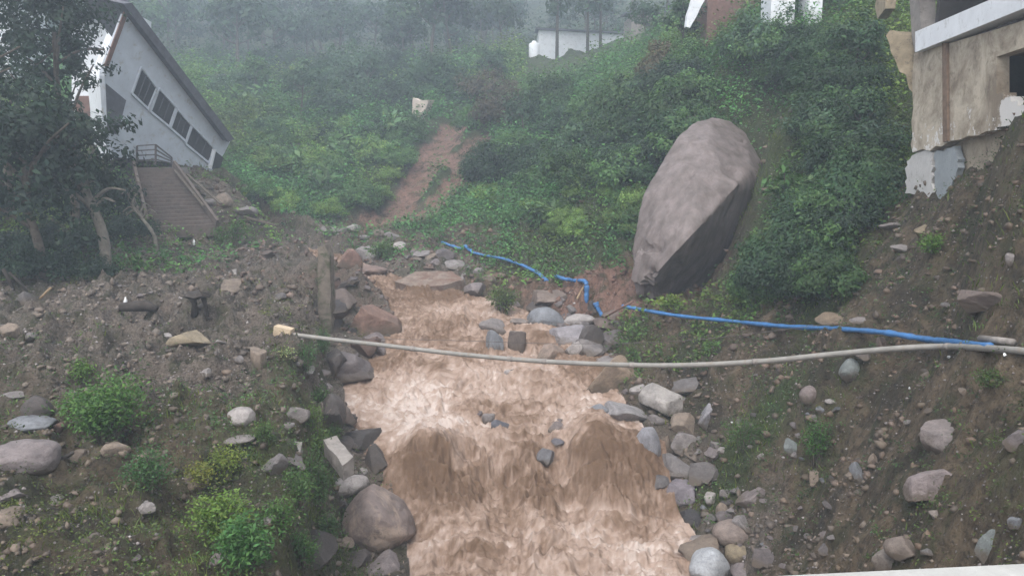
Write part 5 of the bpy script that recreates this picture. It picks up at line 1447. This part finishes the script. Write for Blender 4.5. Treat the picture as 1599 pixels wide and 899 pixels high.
def bottle(px, py, label, col):
    b = hit(px, py)
    V, F = tube_np([(0, 0, 0), (0, 0, .02), (0, 0, .2), (0, 0, .27), (0, 0, .28), (0, 0, .33)], [.05, .055, .055, .03, .022, .022], 12)
    me = bpy.data.meshes.new("bottle"); me.from_pydata([tuple(v) for v in V], [], [tuple(dict.fromkeys(f)) for f in F]); me.materials.append(col)
    for p in me.polygons: p.use_smooth = True
    o = put("bottle", me, None, label, "bottle"); o.scale = (.7, .7, .62); o.location = b; o.rotation_euler = (.1, .12, 0)


M_LITTER = simple("white_plastic", (.70, .70, .70), .5, .08, 5, bump_s=.05)
M_LITTERB = simple("pale_blue_plastic", (.45, .62, .72), .5, .12, 5, bump_s=.05)
bottle(303, 386, "white plastic bottle standing upright below the stairs", M_LITTER)
bottle(196, 478, "white plastic bottle standing behind the dark rotten log", M_LITTER)


def rag(px, py, w, h, mat, label, seed):
    """crumpled bag lying on the ground"""
    q = hit(px, py); dist = q.y / cp
    me = rock_mesh(seed, 3, 7, .25, blend=.95); me.materials.clear(); me.materials.append(mat)
    o = put("plastic_bag", me, None, label, "litter"); o.location = q + Vector((0, 0, .02)); o.scale = (w * dist / FPX / 2, w * dist / FPX / 2.5, h * dist / FPX / 2); o.rotation_euler = (.3, .5, seed)


rag(527, 882, 14, 10, M_LITTERB, "crumpled pale blue plastic bag under the large mottled boulder", 71)
rag(1482, 562, 7, 5, M_LITTER, "white scrap of plastic on the right slope under the pipe", 72)
rag(1567, 569, 7, 5, M_LITTER, "white scrap of plastic at the right edge under the pipe", 73)
rag(64, 729, 9, 9, M_LITTER, "white scrap of plastic below the rounded purple-grey boulder", 74)
rag(1143, 662, 5, 4, M_LITTER, "white speck of litter among the low green plants", 75)
rag(1420, 609, 5, 4, M_LITTER, "tiny white scrap in the middle of the right slope", 76)

# ------------------------------------------------------------------ tilted house
def tilted_house():
    A_, B_, C_ = P(200, 12, 30), P(180, 245, 30.6), P(352, 240, 36)
    nrm = (B_ - A_).cross(C_ - A_).normalized()
    if nrm.y > 0: nrm = -nrm

    def on(px, py, off=0.0):
        d = P(px, py, 10) - Vector((0, 0, CAMZ))
        o = Vector((0, 0, CAMZ))
        t_ = (A_ + nrm * off - o).dot(nrm) / d.dot(nrm)
        return o + d * t_
    base = on(270, 255)
    t = empty("tilted_house", base, "pale blue house tilted and half collapsed with a row of four windows", "house")

    def part(name, poly, off, thick, mat, parent=t, holes=None):
        bm = bmesh.new(); box_between(bm, [on(a, b, off) - base for a, b in poly], -nrm * thick)
        return put(name, bm_mesh(name, bm, mat), parent)
    # facade in pieces round the windows
    part("wall", [(200, 14), (362, 216), (350, 240), (330, 268), (298, 262), (268, 254), (176, 245), (168, 200), (163, 120), (166, 104)], 0, .25, M_WALL)
    bm = bmesh.new()
    back = Vector((-3.0, 4.5, 0))
    box_between(bm, [on(200, 14, -.26) - base, on(166, 104, -.26) - base, on(163, 120, -.26) - base, on(176, 250, -.26) - base], back)
    put("side_wall", bm_mesh("side_wall", bm, M_WHITE), t)
    bm = bmesh.new()
    rp = [on(192, 6, .35), on(206, 5, .35), on(366, 217, .35), on(357, 222, .35)]
    box_between(bm, [p - base for p in rp], -nrm * 2.4)
    put("roof", bm_mesh("roof", bm, M_ROOF), t)
    part("trim", [(196, 14), (203, 14), (169, 106), (163, 104)], .06, .055, M_TRIM)
    part("doorway", [(166, 131), (197, 157), (184, 210), (168, 208)], .03, .027, M_ROOF)  # flat dark panel painted for the shade inside the opening
    win = [[(221, 107), (244, 138), (231, 169), (207, 146)], [(249, 140), (274, 168), (264, 197), (236, 174)], [(277, 172), (298, 196), (290, 220), (267, 200)], [(301, 198), (334, 232), (325, 253), (291, 225)]]
    for q in win:
        f = bm = bmesh.new()
        cx, cy = sum(p[0] for p in q) / 4, sum(p[1] for p in q) / 4
        big = [((a - cx) * 1.06 + cx, (b - cy) * 1.06 + cy) for a, b in q]
        for i in range(4):
            bar(bm, on(*big[i], .03) - base, on(*big[(i + 1) % 4], .03) - base, .07, .09)
        fr = put("window", bm_mesh("window", bm, M_WALL), t)
        part("pane", q, .02, .017, M_GLASS, fr)
        bm = bmesh.new()
        for s in (.33, .66):
            a = Vector(q[0] + (0,)).lerp(Vector(q[1] + (0,)), s); b = Vector(q[3] + (0,)).lerp(Vector(q[2] + (0,)), s)
            bar(bm, on(a.x, a.y, .03) - base, on(b.x, b.y, .03) - base, .03, .02)
        put("mullion", bm_mesh("mullion", bm, M_ROOF), fr)
    part("doorway", [(336, 236), (349, 246), (344, 262), (331, 264)], .03, .027, M_GLASS)
    bm = bmesh.new(); bar(bm, on(334, 233, .05) - base, on(327, 263, .05) - base, .18, .12); put("post", bm_mesh("post", bm, M_WHITE), t)


tilted_house()

# white building behind the dark trees
bm = bmesh.new()
q = [P(112, 40, 36), P(190, 10, 36), P(178, 260, 36), P(112, 260, 36)]
box_between(bm, q, Vector((-.5, 4, 0)))
t = empty("white_house", P(150, 260, 36), "white rendered house showing between the dark trees on the left", "house")
me = bm_mesh("wall", bm, M_WHITE); me.transform(Matrix.Translation(-P(150, 260, 36))); put("wall", me, t)
bm = bmesh.new(); o_ = P(150, 260, 36)
bar(bm, P(100, 42, 35.7) - o_, P(196, 2, 35.7) - o_, .8, .18); put("roof", bm_mesh("roof", bm, M_ROOF), t)
bm = bmesh.new(); box_between(bm, [P(118, 150, 35.95) - o_, P(140, 150, 35.95) - o_, P(140, 190, 35.95) - o_, P(118, 190, 35.95) - o_], Vector((0, .04, 0))); put("door", bm_mesh("door", bm, M_TRIM), t)
t2 = empty("white_house", P(0, 60, 42), "white house corner at the upper left edge above the dark trees", "house")
o_ = P(0, 60, 42)
bm = bmesh.new(); box_between(bm, [P(-80, -10, 42) - o_, P(19, 2, 42) - o_, P(17, 52, 42) - o_, P(14, 120, 42) - o_, P(-80, 120, 42) - o_], Vector((-.5, 4, 0))); put("wall", bm_mesh("wall", bm, M_WHITE), t2)
bm = bmesh.new(); bar(bm, P(-90, -16, 41.6) - o_, P(24, -1, 41.6) - o_, .9, .16); put("roof", bm_mesh("roof", bm, M_ROOF), t2)

# ------------------------------------------------------------------ concrete stairs
def stairs():
    n = 17
    TL, TR_, BL, BR = P(213, 262, 31.0), P(268, 262, 31.4), P(240, 360, 28.2), P(338, 355, 28.6)
    base = (BL + BR) / 2
    t = empty("concrete_stairs", base, "tilted concrete stairs running up to the iron landing rail", "stairs")
    bm = bmesh.new()
    for k in range(n):
        s0, s1 = k / n, (k + 1) / n
        l0, r0 = BL.lerp(TL, s0), BR.lerp(TR_, s0); l1, r1 = BL.lerp(TL, s1), BR.lerp(TR_, s1)
        zl, zr = l1.z, r1.z
        top = [Vector((l0.x, l0.y, zl)), Vector((r0.x, r0.y, zr)), Vector((r1.x, r1.y + .02, zr)), Vector((l1.x, l1.y + .02, zl))]
        box_between(bm, [p - base for p in top], Vector((0, 0, -.42)))
    put("steps", bm_mesh("steps", bm, M_STEP), t)
    for a, b, nm in ((BL, TL, "string_wall"), (BR, TR_, "string_wall")):
        bm = bmesh.new(); up = Vector((0, 0, .16))
        s = -.10 if a is BL else .10
        bar(bm, a + up - base + Vector((s, -.15, 0)), b + up - base + Vector((s, 0, 0)), .10, .26)
        put(nm, bm_mesh(nm, bm, M_STEP), t)
    # landing with its rail
    bm = bmesh.new(); box_between(bm, [TL - base, TR_ - base, TR_ - base + Vector((.2, 1.3, 0)), TL - base + Vector((.2, 1.3, 0))], Vector((0, 0, -.25))); put("landing", bm_mesh("landing", bm, M_CONC), t)
    rl = empty_part("railing", t)
    c = [P(214, 258, 31.1), P(243, 257, 31.15), P(268, 258, 32.2)]; d = [P(214, 228, 31.1), P(243, 226, 31.15), P(268, 246, 32.2)]
    bm = bmesh.new()
    for a, b in zip(c, d): bar(bm, a - base, b - base, .06, .06)
    for f in (.25, .5, .75, 1.0):
        for i in (0, 1): bar(bm, c[i].lerp(d[i], f) - base, c[i + 1].lerp(d[i + 1], f) - base, .045, .045)
    put("railing", bm_mesh("railing", bm, M_IRON), t)


def empty_part(*a): return None


M_STEP = simple("stained_steps", (.125, .10, .085), .9, .25, 5, bump_s=.5, stain=(.06, .05, .045))
stairs()

# broken timber and rubble right of the stairs
for a, b, r_, lab in (((272, 265, 31), (318, 322, 28.8), .045, "long plank sliding down right of the stairs"), ((292, 272, 31), (345, 318, 29), .05, "thin grey plank fallen on the rubble right of the stairs"), ((380, 338, 30.5), (430, 352, 30), .06, "plank lying beyond the round tan boulder"), ((196, 290, 29), (243, 377, 26.2), .05, "leaning post along the left side of the stairs")):
    bm = bmesh.new(); bar(bm, P(*a), P(*b), r_ * 2, r_); put("plank", bm_mesh("plank", bm, M_BARK), None, lab, "plank")

# ------------------------------------------------------------------ ruined house on the right
def ruin():
    Yl, Yr = 16.6, 12.2
    pl = P(1428, 250, Yl); pr = P(1599, 250, Yr)
    dirv = Vector((pr.x - pl.x, pr.y - pl.y, 0)).normalized()
    nrm = Vector((dirv.y, -dirv.x, 0))
    if nrm.dot(Vector((0, 0, CAMZ)) - pl) < 0: nrm = -nrm

    def on(px, py, off=0.0):
        o = Vector((0, 0, CAMZ)); d = P(px, py, 10) - o
        return o + d * ((pl + nrm * off - o).dot(nrm) / d.dot(nrm))
    base = Vector((pl.x, pl.y, 6.0))
    t = empty("ruined_house", base, "half collapsed house with peeling beige plaster and exposed room", "ruin")
    inw = -nrm

    def jag(poly, amt=2.2, seed=0):
        rg = random.Random(seed); out = []
        for i, (a, b_) in enumerate(poly):
            c, d = poly[(i + 1) % len(poly)]
            n_ = max(1, int(math.hypot(c - a, d - b_) / 6))
            for k_ in range(n_):
                f_ = k_ / n_
                j_ = 0 if k_ == 0 else amt
                out.append((a + (c - a) * f_ + rg.uniform(-j_, j_), b_ + (d - b_) * f_ + rg.uniform(-j_, j_)))
        return out

    def piece(name, polys, off, thick, mat, parent=t, col=None):
        bm = bmesh.new()
        for poly in polys: box_between(bm, [on(a, b, off) - base for a, b in poly], inw * thick)
        bmesh.ops.remove_doubles(bm, verts=bm.verts, dist=.0005)
        me = bm_mesh(name, bm, mat)
        return put(name, me, parent)
    zs = [on(1700, 40).z]
    # plastered wall round the window opening
    me = [[(1427, 84), (1556, 46), (1556, 147), (1556, 203), (1540, 205), (1527, 212), (1512, 212), (1500, 218), (1484, 220), (1470, 229), (1461, 228), (1452, 236), (1440, 233), (1425, 238), (1422, 225), (1425, 214), (1423, 190), (1426, 170), (1424, 130)],
          [(1556, 46), (1760, -20), (1760, 20), (1556, 89)],
          [(1556, 147), (1567, 145), (1567, 153), (1578, 151), (1578, 159), (1589, 157), (1589, 166), (1599, 164), (1611, 160), (1760, 112), (1760, 160), (1620, 190), (1556, 199)]]
    bm = bmesh.new()
    for poly in me:
        box_between(bm, [on(a, b) for a, b in poly], inw * .2)
    m_ = bm_mesh("wall", bm, M_PLASTER)
    o = put("wall", m_, t); o.matrix_parent_inverse = Matrix.Translation(-base)
    piece("pipe_chase", [[(1471, 68), (1478, 67), (1479, 220), (1472, 222)]], .05, .045, M_CHASE)
    piece("beam", [[(1429, 50), (1760, -92), (1760, -52), (1429, 82)]], .14, .32, M_WHITE)
    piece("lower_wall", [jag([(1424, 243), (1441, 236), (1455, 238), (1457, 300), (1450, 310), (1436, 303), (1413, 302), (1416, 252)], 2.5, 1)], -.03, .12, M_OLDWHITE)
    piece("footing", [jag([(1459, 240), (1490, 228), (1496, 262), (1484, 300), (1460, 312)], 3, 2)], -.05, .12, M_GREYB)
    piece("footing", [jag([(1450, 226), (1500, 214), (1640, 180), (1640, 300), (1470, 330), (1440, 300), (1430, 250)], 2, 3)], -.21, .15, M_FOOT)
    piece("column", [[(1419, -20), (1436, -20), (1438, 50), (1428, 82), (1424, 60)]], .02, .3, M_CONC)
    piece("column", [[(1374, -20), (1385, -20), (1382, 14), (1370, 30), (1366, 10)]], -.6, .25, M_STAIN)
    # broken slab edge left of the wall
    bm = bmesh.new()
    box_between(bm, [P(a, c_, d) - base for a, c_, d in ((1380, 62, 17.6), (1388, 55, 17.6), (1402, 58, 17.5), (1416, 70, 17.4), (1425, 84, 17.3), (1427, 150, 17.0), (1419, 140, 17.1), (1415, 120, 17.2), (1404, 112, 17.3), (1396, 92, 17.4), (1386, 80, 17.5))], inw * .5)
    bmesh.ops.triangulate(bm, faces=bm.faces)
    bmesh.ops.subdivide_edges(bm, edges=bm.edges, cuts=3, use_grid_fill=True)
    for v in bm.verts: v.co += Vector(((noise3(np.array([v.co[:]]) * 3, 3)[0] - .5) * .25, 0, (noise3(np.array([v.co[:]]) * 3, 4)[0] - .5) * .25))
    put("broken_slab", bm_mesh("broken_slab", bm, M_STAIN), t)
    # rooms behind: floors, inner wall and roof keep the openings dark
    z_floor, z_beam = on(1556, 150).z - .25, on(1429, 82).z
    D = 4.2

    def sheet(name, p, q, z0, z1, mat):
        bm = bmesh.new(); box_between(bm, [Vector((p.x, p.y, z0)) - base, Vector((q.x, q.y, z0)) - base, Vector((q.x, q.y, z1)) - base, Vector((p.x, p.y, z1)) - base], inw * .15)
        put(name, bm_mesh(name, bm, mat), t)
    p0 = on(1426, 250); q0 = on(1760, 250)
    i0, i1 = p0 + inw * D, q0 + inw * D
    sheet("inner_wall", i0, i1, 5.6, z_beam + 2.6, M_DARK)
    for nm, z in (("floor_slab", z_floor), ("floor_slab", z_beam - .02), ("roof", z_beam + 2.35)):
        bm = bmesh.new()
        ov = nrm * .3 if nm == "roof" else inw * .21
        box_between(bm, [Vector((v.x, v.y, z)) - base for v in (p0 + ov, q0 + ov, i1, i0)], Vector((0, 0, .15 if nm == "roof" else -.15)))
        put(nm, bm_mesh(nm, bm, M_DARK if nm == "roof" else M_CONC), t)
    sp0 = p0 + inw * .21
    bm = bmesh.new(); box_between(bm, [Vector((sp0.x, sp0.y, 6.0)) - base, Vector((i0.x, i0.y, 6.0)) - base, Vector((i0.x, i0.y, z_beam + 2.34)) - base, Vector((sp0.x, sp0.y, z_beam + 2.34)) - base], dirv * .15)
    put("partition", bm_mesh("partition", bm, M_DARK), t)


M_FOOT = simple("stained_beige_footing", (.32, .27, .205), .9, .3, 4, bump_s=.5, stain=(.14, .11, .085))
M_CHASE = simple("rusty_chase", (.17, .115, .08), .85, .35, 7)
M_OLDWHITE = simple("old_white_paint", (.50, .48, .46), .85, .12, 4, bump_s=.4, stain=(.24, .21, .18))
M_GREYB = simple("grey_blue_render", (.27, .29, .30), .85, .12, 4, bump_s=.3)
M_STAIN = simple("stained_yellow_concrete", (.27, .22, .15), .9, .3, 4, bump_s=.5, stain=(.10, .08, .06))
ruin()

# ------------------------------------------------------------------ houses up the slope
def house(px0, px1, pyt, pyb, Y, depth, label, roof_over=.25, mat=M_WHITE, slope=0.0, group=None, roof_mat=M_ROOF, windows=()):
    o_ = P((px0 + px1) / 2, pyb, Y)
    t = empty("house", o_, label, "house")
    L0, L1 = P(px0, pyb, Y) - o_, P(px1, pyb, Y + slope) - o_
    zt = (P(px0, pyt, Y) - o_).z
    L1.z = L0.z
    bm = bmesh.new(); box_between(bm, [L0 + Vector((0, 0, -3)), L1 + Vector((0, 0, -3)), L1 + Vector((0, 0, zt)), L0 + Vector((0, 0, zt))], Vector((0, depth, 0)))
    put("wall", bm_mesh("wall", bm, mat), t)
    bm = bmesh.new(); e = (L1 - L0).normalized() * roof_over
    box_between(bm, [L0 - e + Vector((0, -roof_over, zt + .01)), L1 + e + Vector((0, -roof_over, zt + .01)), L1 + e + Vector((0, depth + .3, zt + .5)), L0 - e + Vector((0, depth + .3, zt + .5))], Vector((0, 0, .16)))
    put("roof", bm_mesh("roof", bm, roof_mat), t)
    for f0, f1, g0, g1 in windows:
        a, b = L0.lerp(L1, f0), L0.lerp(L1, f1)
        bm = bmesh.new(); box_between(bm, [a + Vector((0, -.04, zt * g0)), b + Vector((0, -.04, zt * g0)), b + Vector((0, -.04, zt * g1)), a + Vector((0, -.04, zt * g1))], Vector((0, .06, 0)))
        put("window", bm_mesh("window", bm, M_GLASS), t)
    return t


house(841, 978, 47, 92, 72, 5, "long low white house with a dark eave on the hazy slope", slope=2.5)
# water tank
q = P(834, 88, 70)
V, F = tube_np([(0, 0, -.8), (0, 0, 0), (0, 0, .95), (0, 0, 1.05), (0, 0, 1.12), (0, 0, 1.25)], [.46, .46, .46, .4, .2, .18], 14)
me = bpy.data.meshes.new("tank"); me.from_pydata([tuple(v) for v in V], [], [tuple(dict.fromkeys(f)) for f in F]); me.materials.append(M_WHITE)
for p in me.polygons: p.use_smooth = True
o = put("water_tank", me, None, "pale cylindrical water tank left of the long white house", "tank"); o.location = q
house(985, 1060, 22, 60, 62, 4, "grey house with a sloping roof right of the conifers", mat=M_CONC, windows=((.3, .6, .2, .7),))
house(1203, 1240, -30, 34, 29.6, 1.2, "white porch wall high above the leaning boulder", windows=((.25, .6, .55, .8),))
house(1262, 1284, -40, 12, 29.2, 1.0, "small white wall corner right of the white porch")
house(1318, 1366, -50, 14, 32, 3, "reddish brick wall left of the ruin's concrete post", mat=M_BRICK if 'M_BRICK' in globals() else M_TRIM)
hy = hit(655, 188).y
slab("ruined_hut", [(645, 153, hy), (656, 158, hy), (670, 156, hy), (664, 172, hy), (650, 192, hy), (642, 190, hy)], 0, (.3, .5, 0), M_HUT, "small pale ruined wall of a hut at the top of the landslip", "ruin")
house(318, 372, 122, 150, 66, 3, "white hut showing over the bushes behind the tilted house")
house(505, 560, 122, 150, 74, 3, "faint pale roofed hut at the foot of the far hill", mat=M_CONC)
house(585, 622, 138, 160, 68, 3, "low hut with a pale roof edge left of the ruined hut", mat=M_CONC, roof_mat=M_WHITE)
# pale leaning slab at the top of the slope
slab("leaning_slab", [(1084, -14, 34), (1108, -14, 34), (1078, 44, 34), (1071, 42, 34), (1073, 25, 34)], 0, (0, .3, 0), M_WHITE, "pale leaning slab at the top of the slope", "slab")
house(1104, 1186, -40, 30, 36, 3, "dim brown house wall beside the pale leaning slab", mat=M_TRIM)
put("utility_pole", tube_mesh("utility_pole", [P(1171, 34, 36), P(1170, -40, 36)], .06, M_PALEBARK, 8), None, "thin pale pole left of the white porch", "pole")

# ------------------------------------------------------------------ bridge with its parapet
def bridge():
    t = empty("bridge", Vector((0, 0, 5.3)), "pale concrete bridge parapet at the bottom corner", "bridge")
    a, b = P(1215, 898.5, 2.0), P(1599, 879.5, 2.12)
    d = (b - a).normalized(); d.z = d.z
    p0, p1 = a - d * .02, a + d * 6
    bm = bmesh.new()
    nn = Vector((d.y, -d.x, 0)).normalized()
    up = Vector((0, 0, .12))
    box_between(bm, [p0 - Vector((0, 0, 5.3)), p1 - Vector((0, 0, 5.3)), p1 + nn * .22 - Vector((0, 0, 5.3)), p0 + nn * .22 - Vector((0, 0, 5.3))], -up)
    bmesh.ops.bevel(bm, geom=[e for e in bm.edges], offset=.012, segments=2)
    put("parapet", bm_mesh("parapet", bm, M_PARA), t)
    bm = bmesh.new()
    for k in range(4):
        q = p0 + d * (.6 + 1.5 * k) + nn * .11
        bar(bm, q - Vector((0, 0, 5.3 + .12)), Vector((q.x, q.y, .02)), .16, .16)
    put("baluster", bm_mesh("baluster", bm, M_PARA), t)
    bm = bmesh.new(); box_between(bm, [Vector((-9, -3, 0)), Vector((10, -3, 0)), Vector((10, 1.6, 0)), Vector((-9, 1.3, 0))], Vector((0, 0, -.35))); put("deck", bm_mesh("deck", bm, M_CONC), t)


M_PARA = simple("pale_parapet_paint", (.36, .355, .335), .75, .12, 6, bump_s=.3, stain=(.32, .31, .29))
bridge()


# ------------------------------------------------------------------ mist
def haze():
    bm = bmesh.new()
    bmesh.ops.create_cube(bm, size=1)
    m = bpy.data.materials.new("mist"); m.use_nodes = True
    nt = m.node_tree
    for q in list(nt.nodes):
        if q.type != 'OUTPUT_MATERIAL': nt.nodes.remove(q)
    v = nt.nodes.new('ShaderNodeVolumePrincipled')
    v.inputs['Color'].default_value = (.76, .87, 1.0, 1)
    v.inputs['Density'].default_value = HAZE_DENSITY
    v.inputs['Anisotropy'].default_value = .1
    nt.links.new(v.outputs[0], nt.nodes['Material Output'].inputs['Volume'])
    x0, x1, y0, y1, z0, z1 = -420, 420, -20, 260, float(gz.min()) - 1.0, float(gz.max()) + 14
    o = put("haze", bm_mesh("haze", bm, m), kind='stuff')
    o.location = ((x0 + x1) / 2, (y0 + y1) / 2, (z0 + z1) / 2)
    o.scale = (x1 - x0, y1 - y0, z1 - z0)


haze()
